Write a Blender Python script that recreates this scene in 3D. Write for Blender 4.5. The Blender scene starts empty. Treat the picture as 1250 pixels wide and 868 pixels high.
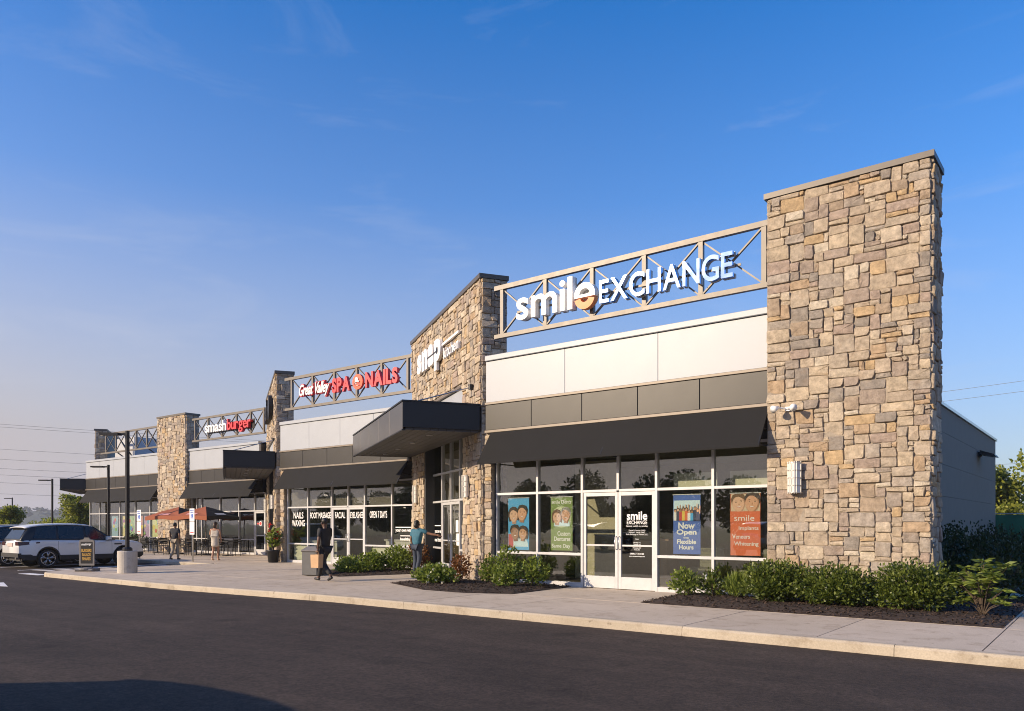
import bpy, bmesh, math, random
import numpy as np
from mathutils import Vector, Matrix, noise as mnoise

SC = bpy.context.scene
COL = SC.collection
random.seed(7)
RNG = np.random.default_rng(11)
rad = math.radians

# ------------------------------------------------------------------ camera
YAW = 38.17
cam_d = bpy.data.cameras.new('camera')
cam_d.lens = 27.18
cam_d.sensor_width = 36.0
cam_d.shift_y = 0.1648
cam_d.clip_start = 0.05
cam_d.clip_end = 9000
cam = bpy.data.objects.new('camera', cam_d)
COL.objects.link(cam)
cam.location = (0, 0, 1.5)
cam.rotation_euler = (rad(90), 0, rad(YAW))
SC.camera = cam

# ------------------------------------------------------------------ sky
SUN_EL, SUN_ROT = 21.0, 211.6
world = bpy.data.worlds.new('World')
SC.world = world
world.use_nodes = True
wn, wl = world.node_tree.nodes, world.node_tree.links
bg = wn['Background']
sky = wn.new('ShaderNodeTexSky')
sky.sky_type = 'NISHITA'
sky.sun_disc = False
sky.sun_elevation = rad(SUN_EL)
sky.sun_rotation = rad(SUN_ROT)
sky.air_density = 1.0
sky.dust_density = 0.6
sky.ozone_density = 2.0
tc = wn.new('ShaderNodeTexCoord')
mp = wn.new('ShaderNodeMapping')
mp.inputs['Scale'].default_value = (1.2, 1.6, 7.0)
mp.inputs['Rotation'].default_value = (0.25, 0.1, 0.4)
nz = wn.new('ShaderNodeTexNoise')
nz.inputs['Scale'].default_value = 1.7
nz.inputs['Detail'].default_value = 9
nz.inputs['Roughness'].default_value = 0.62
nz.inputs['Distortion'].default_value = 0.9
cr = wn.new('ShaderNodeValToRGB')
cr.color_ramp.elements[0].position = 0.56
cr.color_ramp.elements[0].color = (0, 0, 0, 1)
cr.color_ramp.elements[1].position = 0.86
cr.color_ramp.elements[1].color = (0.26, 0.26, 0.26, 1)
mixc = wn.new('ShaderNodeMix')
mixc.data_type = 'RGBA'
mixc.inputs['B'].default_value = (3.6, 3.7, 4.1, 1)
wl.new(tc.outputs['Generated'], mp.inputs['Vector'])
wl.new(mp.outputs['Vector'], nz.inputs['Vector'])
wl.new(nz.outputs['Fac'], cr.inputs['Fac'])
wl.new(cr.outputs['Color'], mixc.inputs['Factor'])
hs = wn.new('ShaderNodeHueSaturation')          # clear deep-blue evening air
hs.inputs['Saturation'].default_value = 1.42
mt = wn.new('ShaderNodeMix'); mt.data_type = 'RGBA'; mt.blend_type = 'MULTIPLY'
mt.inputs['Factor'].default_value = 1.0
mt.inputs['B'].default_value = (0.98, 1.02, 1.25, 1)
sz = wn.new('ShaderNodeSeparateXYZ')              # even lavender haze all round the horizon
hr = wn.new('ShaderNodeValToRGB')
for k_, (p_, v_) in enumerate(((0.0, 0.95), (0.10, 0.85), (0.22, 0.55), (0.38, 0.14), (0.56, 0.0))):
    e_ = hr.color_ramp.elements[k_] if k_ < 2 else hr.color_ramp.elements.new(p_)
    e_.position = p_; e_.color = (v_, v_, v_, 1)
hm = wn.new('ShaderNodeMix'); hm.data_type = 'RGBA'
# the haze is warmer and deeper towards the sun's side, cooler away from it
dp = wn.new('ShaderNodeVectorMath'); dp.operation = 'DOT_PRODUCT'
dp.inputs[1].default_value = (math.sin(rad(SUN_ROT)), math.cos(rad(SUN_ROT)), 0)
wl.new(tc.outputs['Generated'], dp.inputs[0])
ma = wn.new('ShaderNodeMapRange'); ma.inputs['From Min'].default_value = -1; ma.inputs['From Max'].default_value = 1
wl.new(dp.outputs['Value'], ma.inputs['Value'])
hc = wn.new('ShaderNodeMix'); hc.data_type = 'RGBA'
hc.inputs['A'].default_value = (2.05, 2.25, 2.85, 1)
hc.inputs['B'].default_value = (3.55, 3.0, 2.75, 1)
wl.new(ma.outputs['Result'], hc.inputs['Factor'])
wl.new(hc.outputs['Result'], hm.inputs['B'])
mw = wn.new('ShaderNodeMath'); mw.operation = 'MULTIPLY_ADD'; mw.inputs[1].default_value = 0.75; mw.inputs[2].default_value = 0.68
wl.new(ma.outputs['Result'], mw.inputs[0])
mf = wn.new('ShaderNodeMath'); mf.operation = 'MULTIPLY'; mf.use_clamp = True
wl.new(mw.outputs[0], mf.inputs[1])
wl.new(tc.outputs['Generated'], sz.inputs[0])
wl.new(sz.outputs['Z'], hr.inputs['Fac'])
wl.new(hr.outputs['Color'], mf.inputs[0])
wl.new(mf.outputs[0], hm.inputs['Factor'])
wl.new(sky.outputs['Color'], hs.inputs['Color'])
wl.new(hs.outputs['Color'], mt.inputs['A'])
wl.new(mt.outputs['Result'], hm.inputs['A'])
wl.new(hm.outputs['Result'], mixc.inputs['A'])
wl.new(mixc.outputs['Result'], bg.inputs['Color'])
bg.inputs['Strength'].default_value = 0.148

# ------------------------------------------------------------------ sun
sun_d = bpy.data.lights.new('sun', 'SUN')
sun_d.energy = 5.0
sun_d.angle = rad(0.53)
sun_d.color = (1.0, 0.80, 0.57)
sun = bpy.data.objects.new('sun', sun_d)
COL.objects.link(sun)
_sd = Vector((math.sin(rad(SUN_ROT)) * math.cos(rad(SUN_EL)), math.cos(rad(SUN_ROT)) * math.cos(rad(SUN_EL)), math.sin(rad(SUN_EL))))
sun.rotation_euler = _sd.to_track_quat('Z', 'Y').to_euler()
sun.location = _sd * 60

vs = SC.view_settings
vs.view_transform = 'Standard'
vs.look = 'None'
vs.exposure = 0.36
vs.gamma = 1.0
vs.use_curve_mapping = False
SC.cycles.use_denoising = True
SC.cycles.filter_width = 1.0
SC.cycles.max_bounces = 8
SC.cycles.transparent_max_bounces = 16
SC.cycles.sample_clamp_indirect = 6.0

# ------------------------------------------------------------------ helpers
WL = {}          # object name -> origin in the space its children are built in

def tag(o, label=None, cat=None, group=None, kind=None):
    if label: o['label'] = label
    if cat: o['category'] = cat
    if group: o['group'] = group
    if kind: o['kind'] = kind
    return o

def thing(name, loc, label, cat, group=None, rz=0.0, local=False, kind=None):
    o = bpy.data.objects.new(name, None)
    COL.objects.link(o)
    o.location = loc
    o.rotation_euler = (0, 0, rz)
    o.empty_display_size = 0.2
    WL[o.name] = Vector((0, 0, 0)) if local else Vector(loc)
    return tag(o, label, cat, group, kind)

def mesh_from(verts, faces, name='m', smooth=False):
    me = bpy.data.meshes.new(name)
    me.from_pydata([tuple(v) for v in verts], [], faces)
    bm = bmesh.new()
    bm.from_mesh(me)
    bmesh.ops.recalc_face_normals(bm, faces=bm.faces)
    bm.to_mesh(me)
    bm.free()
    if smooth:
        me.polygons.foreach_set('use_smooth', [True] * len(me.polygons))
    return me

def quads_mesh(V, name='leaves'):
    """V: (n,4,3) array of separate quads."""
    n = len(V)
    me = bpy.data.meshes.new(name)
    me.vertices.add(n * 4)
    me.vertices.foreach_set('co', np.ascontiguousarray(V, dtype=np.float32).ravel())
    me.loops.add(n * 4)
    me.loops.foreach_set('vertex_index', np.arange(n * 4, dtype=np.int32))
    me.polygons.add(n)
    me.polygons.foreach_set('loop_start', np.arange(0, n * 4, 4, dtype=np.int32))
    me.polygons.foreach_set('loop_total', np.full(n, 4, dtype=np.int32))
    me.update(calc_edges=True)
    return me

def link(name, me, mat, parent=None, loc=(0, 0, 0), rz=0.0):
    o = bpy.data.objects.new(name, me)
    COL.objects.link(o)
    if mat is not None and len(me.materials) == 0:
        me.materials.append(mat)
    loc = Vector(loc)
    WL[o.name] = loc.copy()
    if parent is not None:
        o.parent = parent
        loc = loc - WL[parent.name]
    o.location = loc
    o.rotation_euler = (0, 0, rz)
    return o

class Fr:
    """upright frame: x along a facade, q outward from it, z up"""
    def __init__(s, ox, oy, th=0.0, oz=0.0):
        s.o, s.th, s.oz = (ox, oy), th, oz
        s.c, s.s = math.cos(th), math.sin(th)
    def p(s, x, q, z):
        return Vector((s.o[0] + s.c * x + s.s * q, s.o[1] + s.s * x - s.c * q, z + s.oz))

W = Fr(0, 0, 0, 0)          # world frame: q = -y

class MB:
    def __init__(s):
        s.v, s.f = [], []
    def add(s, vs, fs):
        b = len(s.v)
        s.v += [Vector(v) for v in vs]
        s.f += [tuple(b + i for i in f) for f in fs]
        return s
    def box(s, F, x0, x1, q0, q1, z0, z1):
        vs = [F.p(x, q, z) for z in (z0, z1) for q in (q0, q1) for x in (x0, x1)]
        return s.add(vs, [(0, 1, 3, 2), (4, 6, 7, 5), (0, 4, 5, 1), (2, 3, 7, 6), (0, 2, 6, 4), (1, 5, 7, 3)])
    def wbox(s, x0, x1, y0, y1, z0, z1):
        return s.box(W, x0, x1, -y1, -y0, z0, z1)
    def cbox(s, F, x0, x1, q0, q1, z0, z1, b=0.01):
        """box with chamfered outer face edges"""
        rings = []
        for q, i in ((q0, 0), (q1 - b, 0), (q1, b)):
            rings.append([F.p(x0 + i, q, z0 + i), F.p(x1 - i, q, z0 + i), F.p(x1 - i, q, z1 - i), F.p(x0 + i, q, z1 - i)])
        vs = [v for r in rings for v in r]
        fs = [(0, 1, 2, 3), (8, 11, 10, 9)]
        for k in (0, 4):
            for i in range(4):
                j = (i + 1) % 4
                fs.append((k + i, k + j, k + 4 + j, k + 4 + i))
        return s.add(vs, fs)
    def bar(s, a, b, w, h=None, up=(0, 0, 1)):
        """rectangular bar from a to b"""
        h = h or w
        a, b = Vector(a), Vector(b)
        d = (b - a).normalized()
        up = Vector(up)
        if abs(d.dot(up)) > 0.98: up = Vector((0, 1, 0))
        sx = d.cross(up).normalized() * (w / 2)
        sz = sx.cross(d).normalized() * (h / 2)
        vs = []
        for p in (a, b):
            vs += [p - sx - sz, p + sx - sz, p + sx + sz, p - sx + sz]
        return s.add(vs, [(0, 3, 2, 1), (4, 5, 6, 7), (0, 1, 5, 4), (1, 2, 6, 5), (2, 3, 7, 6), (3, 0, 4, 7)])
    def tube(s, pts, r, n=8, cap=True):
        pts = [Vector(p) for p in pts]
        rs = r if isinstance(r, (list, tuple)) else [r] * len(pts)
        rings = []
        for i, p in enumerate(pts):
            d = (pts[min(i + 1, len(pts) - 1)] - pts[max(i - 1, 0)]).normalized()
            u = Vector((0, 0, 1)) if abs(d.z) < 0.9 else Vector((1, 0, 0))
            e1 = d.cross(u).normalized()
            e2 = e1.cross(d).normalized()
            rings.append([p + (e1 * math.cos(2 * math.pi * k / n) + e2 * math.sin(2 * math.pi * k / n)) * rs[i] for k in range(n)])
        vs = [v for r_ in rings for v in r_]
        fs = []
        for i in range(len(pts) - 1):
            for k in range(n):
                k2 = (k + 1) % n
                fs.append((i * n + k, i * n + k2, (i + 1) * n + k2, (i + 1) * n + k))
        if cap:
            fs.append(tuple(reversed(range(n))))
            fs.append(tuple((len(pts) - 1) * n + k for k in range(n)))
        return s.add(vs, fs)
    def lathe(s, c, prof, n=16):
        """prof: list of (r, z); revolved about vertical axis at c"""
        vs, fs = [], []
        for r, z in prof:
            for k in range(n):
                a = 2 * math.pi * k / n
                vs.append(Vector((c[0] + r * math.cos(a), c[1] + r * math.sin(a), c[2] + z)))
        for i in range(len(prof) - 1):
            for k in range(n):
                k2 = (k + 1) % n
                fs.append((i * n + k, i * n + k2, (i + 1) * n + k2, (i + 1) * n + k))
        fs.append(tuple(reversed(range(n))))
        fs.append(tuple((len(prof) - 1) * n + k for k in range(n)))
        return s.add(vs, fs)
    def prism(s, F, poly, q0, q1):
        """poly of (x,z) extruded from q0 to q1"""
        n = len(poly)
        vs = [F.p(x, q0, z) for x, z in poly] + [F.p(x, q1, z) for x, z in poly]
        fs = [tuple(range(n)), tuple(reversed(range(n, 2 * n)))]
        for i in range(n):
            j = (i + 1) % n
            fs.append((i, n + i, n + j, j))
        return s.add(vs, fs)
    def slab(s, poly, z0, z1):
        """poly of (x,y) world, extruded vertically; z1 may be a function"""
        n = len(poly)
        g = z1 if callable(z1) else (lambda x, y: z1)
        g0 = z0 if callable(z0) else (lambda x, y: z0)
        vs = [Vector((x, y, g0(x, y))) for x, y in poly] + [Vector((x, y, g(x, y))) for x, y in poly]
        fs = [tuple(reversed(range(n))), tuple(range(n, 2 * n))]
        for i in range(n):
            j = (i + 1) % n
            fs.append((i, j, n + j, n + i))
        return s.add(vs, fs)
    def build(s, name, mat, parent=None, smooth=False, origin=None):
        a = np.array([tuple(v) for v in s.v])
        if origin is None:
            lo, hi = a.min(0), a.max(0)
            origin = Vector(((lo[0] + hi[0]) / 2, (lo[1] + hi[1]) / 2, lo[2]))
        origin = Vector(origin)
        me = mesh_from(a - np.array(origin), s.f, name, smooth)
        return link(name, me, mat, parent, origin)

def copy_tree(o, parent=None):
    c = o.copy()
    COL.objects.link(c)
    c.parent = parent
    for ch in list(o.children):
        copy_tree(ch, c)
    return c

def gz(x, y=0):
    """paving level: falls 85 mm towards the left-hand shops"""
    return 0.0 if x > -13 else (-0.085 if x < -20 else -0.085 * (-13 - x) / 7)

# ------------------------------------------------------------------ materials
MATS = {}
def nodes_of(name):
    m = bpy.data.materials.new(name)
    m.use_nodes = True
    MATS[name] = m
    nt = m.node_tree
    return m, nt.nodes, nt.links, nt.nodes['Principled BSDF']

def noise_col(n, l, vec, scale, c0, c1, lo=0.35, hi=0.65, detail=5, rough=0.6):
    t = n.new('ShaderNodeTexNoise')
    t.inputs['Scale'].default_value = scale
    t.inputs['Detail'].default_value = detail
    t.inputs['Roughness'].default_value = rough
    if vec is not None: l.new(vec, t.inputs['Vector'])
    r = n.new('ShaderNodeValToRGB')
    r.color_ramp.elements[0].position = lo
    r.color_ramp.elements[0].color = (*c0, 1)
    r.color_ramp.elements[1].position = hi
    r.color_ramp.elements[1].color = (*c1, 1)
    l.new(t.outputs['Fac'], r.inputs['Fac'])
    return r.outputs['Color'], t.outputs['Fac']

def add_bump(n, l, p, fac, strength=0.3, dist=0.01):
    b = n.new('ShaderNodeBump')
    b.inputs['Strength'].default_value = strength
    b.inputs['Distance'].default_value = dist
    l.new(fac, b.inputs['Height'])
    l.new(b.outputs['Normal'], p.inputs['Normal'])

def mixrgb(n, l, a, b, fac, mode='MIX'):
    x = n.new('ShaderNodeMix')
    x.data_type = 'RGBA'
    x.blend_type = mode
    for sock, v in (('A', a), ('B', b)):
        if isinstance(v, tuple): x.inputs[sock].default_value = (*v, 1)
        else: l.new(v, x.inputs[sock])
    if isinstance(fac, float): x.inputs['Factor'].default_value = fac
    else: l.new(fac, x.inputs['Factor'])
    return x.outputs['Result']

def simple(name, col, rough=0.5, metal=0.0, var=0.12, scale=6.0, bump=0.0, spec=0.5):
    """plain coloured material with slight procedural wear"""
    m, n, l, p = nodes_of(name)
    t = n.new('ShaderNodeTexCoord')
    c0 = tuple(max(0, c * (1 - var)) for c in col)
    c1 = tuple(min(1, c * (1 + var)) for c in col)
    c, f = noise_col(n, l, t.outputs['Object'], scale, c0, c1, 0.3, 0.7)
    l.new(c, p.inputs['Base Color'])
    p.inputs['Roughness'].default_value = rough
    p.inputs['Metallic'].default_value = metal
    p.inputs['Specular IOR Level'].default_value = spec
    mr = n.new('ShaderNodeMapRange')
    mr.inputs['To Min'].default_value = max(0.02, rough - 0.06)
    mr.inputs['To Max'].default_value = min(1, rough + 0.08)
    l.new(f, mr.inputs['Value'])
    l.new(mr.outputs['Result'], p.inputs['Roughness'])
    if bump: add_bump(n, l, p, f, bump, 0.01)
    return m

def stone_mat(name, island):
    m, n, l, p = nodes_of(name)
    if island:
        g = n.new('ShaderNodeNewGeometry'); rnd = g.outputs['Random Per Island']
    else:
        g = n.new('ShaderNodeObjectInfo'); rnd = g.outputs['Random']
    r = n.new('ShaderNodeValToRGB')
    r.color_ramp.interpolation = 'CONSTANT'
    cols = [(.37, .31, .24), (.30, .235, .205), (.40, .335, .255), (.20, .185, .175), (.42, .30, .16), (.32, .265, .205),
            (.47, .41, .325), (.29, .225, .165), (.37, .315, .245), (.24, .21, .19), (.44, .37, .275), (.31, .28, .25),
            (.38, .32, .24), (.34, .295, .24), (.49, .445, .365), (.27, .22, .19), (.36, .26, .165), (.41, .345, .27)]
    cols = [tuple(min(.62, (a * .72 + b * .28) * 1.17) for a, b in zip(k, (.375, .33, .265))) for k in cols]
    e = r.color_ramp.elements
    e[0].position = 0; e[0].color = (*cols[0], 1)
    e[1].position = 1 / len(cols); e[1].color = (*cols[1], 1)
    for i in range(2, len(cols)):
        x = e.new(i / len(cols)); x.color = (*cols[i], 1)
    l.new(rnd, r.inputs['Fac'])
    t = n.new('ShaderNodeTexCoord')
    off = n.new('ShaderNodeVectorMath'); off.operation = 'ADD'
    mul = n.new('ShaderNodeMath'); mul.operation = 'MULTIPLY'; mul.inputs[1].default_value = 37.0
    l.new(rnd, mul.inputs[0])
    l.new(t.outputs['Object'], off.inputs[0]); l.new(mul.outputs[0], off.inputs[1])
    c1, f1 = noise_col(n, l, off.outputs[0], 9.0, (.60, .58, .56), (1.32, 1.28, 1.22), 0.32, 0.68, 8, 0.75)
    c = mixrgb(n, l, r.outputs['Color'], c1, 1.0, 'MULTIPLY')
    c2, f2 = noise_col(n, l, off.outputs[0], 4.0, (0, 0, 0), (1, 1, 1), 0.55, 0.72, 6, 0.65)
    sep = n.new('ShaderNodeMath'); sep.operation = 'MULTIPLY'; sep.inputs[1].default_value = 0.24
    bw = n.new('ShaderNodeRGBToBW'); l.new(c2, bw.inputs[0]); l.new(bw.outputs[0], sep.inputs[0])
    c = mixrgb(n, l, c, (.30, .17, .07), sep.outputs[0])
    l.new(c, p.inputs['Base Color'])
    p.inputs['Roughness'].default_value = 0.88
    p.inputs['Specular IOR Level'].default_value = 0.25
    c3, f3 = noise_col(n, l, off.outputs[0], 26.0, (0, 0, 0), (1, 1, 1), 0.3, 0.7, 8, 0.75)
    add_bump(n, l, p, f3, 1.0, 0.03)
    return m

def leaf_mat(name, dark, light, trans=0.25, rough=0.5):
    m, n, l, p = nodes_of(name)
    g = n.new('ShaderNodeNewGeometry')
    r = n.new('ShaderNodeValToRGB')
    r.color_ramp.elements[0].color = (*dark, 1)
    r.color_ramp.elements[1].color = (*light, 1)
    l.new(g.outputs['Random Per Island'], r.inputs['Fac'])
    l.new(r.outputs['Color'], p.inputs['Base Color'])
    p.inputs['Roughness'].default_value = rough
    p.inputs['Specular IOR Level'].default_value = 0.4
    tr = n.new('ShaderNodeBsdfTranslucent')
    mx = n.new('ShaderNodeMixShader')
    mx.inputs[0].default_value = trans
    hs = n.new('ShaderNodeHueSaturation'); hs.inputs['Value'].default_value = 1.5; hs.inputs['Saturation'].default_value = 1.1
    l.new(r.outputs['Color'], hs.inputs['Color']); l.new(hs.outputs['Color'], tr.inputs['Color'])
    l.new(p.outputs[0], mx.inputs[1]); l.new(tr.outputs[0], mx.inputs[2])
    l.new(mx.outputs[0], n['Material Output'].inputs['Surface'])
    return m

def glass_mat(name, tint, ior=1.75, rough=0.0):
    m, n, l, p = nodes_of(name)
    n.remove(p)
    tr = n.new('ShaderNodeBsdfTransparent'); tr.inputs[0].default_value = (*tint, 1)
    gl = n.new('ShaderNodeBsdfGlossy'); gl.inputs['Roughness'].default_value = rough
    gl.inputs['Color'].default_value = (0.95, 0.97, 0.97, 1)
    t = n.new('ShaderNodeTexCoord')
    ns = n.new('ShaderNodeTexNoise'); ns.inputs['Scale'].default_value = 0.9; ns.inputs['Detail'].default_value = 1
    oi = n.new('ShaderNodeObjectInfo'); va = n.new('ShaderNodeVectorMath'); va.operation = 'MULTIPLY_ADD'; va.inputs[1].default_value = (1, 1, 1)
    m9 = n.new('ShaderNodeMath'); m9.operation = 'MULTIPLY'; m9.inputs[1].default_value = 50; l.new(oi.outputs['Random'], m9.inputs[0]); l.new(m9.outputs[0], va.inputs[2])
    l.new(t.outputs['Object'], va.inputs[0]); l.new(va.outputs[0], ns.inputs['Vector'])
    b = n.new('ShaderNodeBump'); b.inputs['Strength'].default_value = 0.10; b.inputs['Distance'].default_value = 0.05
    l.new(ns.outputs['Fac'], b.inputs['Height']); l.new(b.outputs['Normal'], gl.inputs['Normal'])
    fr = n.new('ShaderNodeFresnel'); fr.inputs['IOR'].default_value = ior
    mx = n.new('ShaderNodeMixShader')
    ge = n.new('ShaderNodeNewGeometry'); su = n.new('ShaderNodeMath'); su.operation = 'SUBTRACT'; su.inputs[0].default_value = 1.0
    mu = n.new('ShaderNodeMath'); mu.operation = 'MULTIPLY'      # reflect at the entry face only: a thin pane, no inner total reflection
    l.new(ge.outputs['Backfacing'], su.inputs[1]); l.new(su.outputs[0], mu.inputs[0]); l.new(fr.outputs[0], mu.inputs[1])
    l.new(mu.outputs[0], mx.inputs[0]); l.new(tr.outputs[0], mx.inputs[1]); l.new(gl.outputs[0], mx.inputs[2])
    l.new(mx.outputs[0], n['Material Output'].inputs['Surface'])
    return m

def asphalt_mat():
    m, n, l, p = nodes_of('asphalt')
    t = n.new('ShaderNodeTexCoord')
    c1, f1 = noise_col(n, l, t.outputs['Object'], 0.35, (.038, .029, .0235), (.060, .046, .037), 0.3, 0.7, 6)
    c2, f2 = noise_col(n, l, t.outputs['Object'], 70, (.36, .36, .36), (1.85, 1.8, 1.72), 0.3, 0.7, 4, 0.85)
    c3, f3 = noise_col(n, l, t.outputs['Object'], 4.0, (.74, .74, .75), (1.22, 1.2, 1.18), 0.3, 0.7, 9, .7)
    c = mixrgb(n, l, c1, c2, 1.0, 'MULTIPLY')
    c = mixrgb(n, l, c, c3, 1.0, 'MULTIPLY')
    c7, f7 = noise_col(n, l, t.outputs['Object'], 24, (.70, .70, .70), (1.34, 1.32, 1.3), 0.32, 0.68, 2, .6)
    c = mixrgb(n, l, c, c7, 1.0, 'MULTIPLY')
    # long tyre-worn streaks along the lane
    mpn = n.new('ShaderNodeMapping'); mpn.inputs['Scale'].default_value = (0.12, 1.6, 1)
    l.new(t.outputs['Object'], mpn.inputs['Vector'])
    c4, f4 = noise_col(n, l, mpn.outputs['Vector'], 1.0, (.80, .80, .80), (1.16, 1.15, 1.14), 0.35, 0.65, 5)
    c = mixrgb(n, l, c, c4, 1.0, 'MULTIPLY')
    c5, f5 = noise_col(n, l, t.outputs['Object'], 1.3, (.62, .61, .60), (1, 1, 1), 0.27, 0.36, 3, .5)    # oil drips and damp spots
    c = mixrgb(n, l, c, c5, 1.0, 'MULTIPLY')
    l.new(c, p.inputs['Base Color'])
    p.inputs['Roughness'].default_value = 0.88
    p.inputs['Specular IOR Level'].default_value = 0.3
    add_bump(n, l, p, f2, 0.8, 0.015)
    return m

def concrete_mat(name, c0, c1, bump=0.25, island=True):
    m, n, l, p = nodes_of(name)
    t = n.new('ShaderNodeTexCoord')
    g = n.new('ShaderNodeNewGeometry')
    c, f = noise_col(n, l, g.outputs['Position'], 0.8, c0, c1, 0.3, 0.7, 7, 0.65)
    c2, f2 = noise_col(n, l, g.outputs['Position'], 45, (.86, .86, .86), (1.12, 1.12, 1.12), 0.3, 0.7, 4, 0.7)
    c = mixrgb(n, l, c, c2, 1.0, 'MULTIPLY')
    c3, f3 = noise_col(n, l, g.outputs['Position'], 2.6, (.70, .66, .62), (1, 1, 1), 0.30, 0.48, 6, 0.7)
    c6, f6 = noise_col(n, l, g.outputs['Position'], 9.0, (.66, .64, .62), (1, 1, 1), 0.25, 0.31, 2, 0.4)   # gum and drip spots
    c = mixrgb(n, l, c, c6, 1.0, 'MULTIPLY')
    c = mixrgb(n, l, c, c3, 1.0, 'MULTIPLY')
    oi = n.new('ShaderNodeObjectInfo')
    mr = n.new('ShaderNodeMapRange'); mr.inputs['To Min'].default_value = 0.93; mr.inputs['To Max'].default_value = 1.06
    l.new(oi.outputs['Random'], mr.inputs['Value'])
    cb = n.new('ShaderNodeCombineColor')
    for i in range(3): l.new(mr.outputs['Result'], cb.inputs[i])
    c = mixrgb(n, l, c, cb.outputs[0], 1.0, 'MULTIPLY')
    l.new(c, p.inputs['Base Color'])
    p.inputs['Roughness'].default_value = 0.85
    p.inputs['Specular IOR Level'].default_value = 0.3
    add_bump(n, l, p, f2, bump, 0.006)
    return m

M_asphalt = asphalt_mat()
M_walk = concrete_mat('walk_concrete', (.46, .385, .295), (.56, .475, .375))
M_curb = concrete_mat('curb_concrete', (.38, .325, .245), (.49, .425, .33), 0.5)
M_joint = simple('joint_dark', (.07, .062, .055), 0.95)
M_post_conc = concrete_mat('pedestal_concrete', (.40, .36, .31), (.50, .46, .40))
M_stone = stone_mat('field_stone', False)
M_stone_i = stone_mat('field_stone_joined', True)
M_mortar = simple('mortar', (.30, .255, .20), 0.95, var=.25, scale=20, bump=.3)
M_cap = simple('coping_bronze', (.115, .10, .085), 0.45, 0.3)
M_white = simple('white_panel', (.36, .385, .42), 0.42, var=.035, scale=1.5)
M_band = simple('band_bronze', (.020, .0185, .018), 0.42, 0.1, var=.08, scale=1.2)
M_trim = simple('trim_taupe', (.19, .16, .13), 0.45, 0.2)
M_canopy = simple('canopy_charcoal', (.016, .0155, .0155), 0.45, 0.0, var=.1, scale=.8)
M_fascia = simple('fascia_sheen_metal', (.13, .122, .115), 0.3, 0.6, var=.12, scale=.7)  # canopy front coloured paler than its black sides, sheen put into the colour
M_soffit = simple('soffit_planks', (.07, .064, .058), 0.55, 0.2)
M_awning = simple('awning_fabric', (.0065, .0062, .006), 0.9, var=.12, scale=3, bump=.1)
M_dark = simple('dark_wall', (.035, .036, .038), 0.7)
M_alu = simple('white_aluminium', (.52, .52, .525), 0.38, 0.15, var=.05)
M_truss = simple('truss_paint', (.15, .132, .112), 0.45, 0.15, var=.08)
M_steel = simple('brushed_steel', (.55, .54, .52), 0.3, 0.9, var=.06)
M_black = simple('black_metal', (.018, .018, .019), 0.42, 0.3)
M_grey_wall = simple('side_wall_grey', (.25, .205, .165), 0.8, var=.06, scale=2, bump=.15)
M_roof = simple('roof_membrane', (.35, .35, .36), 0.8)
M_glass = glass_mat('shop_glass', (.86, .88, .85), 2.5)
M_glassdoor = glass_mat('door_glass', (.86, .88, .84), 2.2)
M_in_wall = simple('interior_wall', (.34, .30, .20), 0.9)
M_in_floor = simple('interior_floor', (.14, .12, .095), 0.6)
M_in_ceil = simple('interior_ceiling', (.34, .33, .29), 0.9)
M_cream = simple('cream_panel', (.66, .65, .52), 0.8, var=.05)
M_blind = simple('grey_blind', (.17, .15, .135), 0.85, var=.06)
M_let_white = simple('letter_white', (.83, .83, .82), 0.35, var=.03)
M_let_mirror = simple('letter_mirror', (.36, .47, .66), 0.05, 1.0, var=.02)
M_let_side = simple('letter_return', (.45, .44, .42), 0.45, 0.3)
M_orange = simple('orange_print', (.80, .27, .09), 0.5, var=.05)
M_red = simple('red_letter', (.62, .035, .05), 0.4, var=.06)
M_redorange = simple('red_orange', (.75, .10, .04), 0.4, var=.05)
M_mulch = simple('mulch', (.038, .024, .017), 0.95, var=.5, scale=30, bump=1.0)
M_mulch_chip = leaf_mat('mulch_chip', (.018, .011, .008), (.085, .052, .034), 0.0, 0.9)

# ------------------------------------------------------------------ lettering cache (built-in font outlines turned into meshes)
TXT = {}
_pend = []
def treg(key, body, off=0.0, shear=0.0, space=1.0, ext=0.1, align='LEFT', line=1.0):
    c = bpy.data.curves.new('txt', 'FONT')
    c.body = body; c.offset = off; c.shear = shear; c.extrude = ext; c.resolution_u = 5
    c.space_character = space; c.align_x = align; c.space_line = line
    o = bpy.data.objects.new('txt', c)
    COL.objects.link(o)
    _pend.append((key, o, c))
def tflush():
    dg = bpy.context.evaluated_depsgraph_get()
    dg.update()
    for key, o, c in _pend:
        me = bpy.data.meshes.new_from_object(o.evaluated_get(dg))
        v = np.empty(len(me.vertices) * 3)
        me.vertices.foreach_get('co', v)
        TXT[key] = (v.reshape(-1, 3), [tuple(p.vertices) for p in me.polygons])
        bpy.data.meshes.remove(me)
    for key, o, c in _pend:
        bpy.data.objects.remove(o)
        bpy.data.curves.remove(c)
    _pend.clear()

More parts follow.
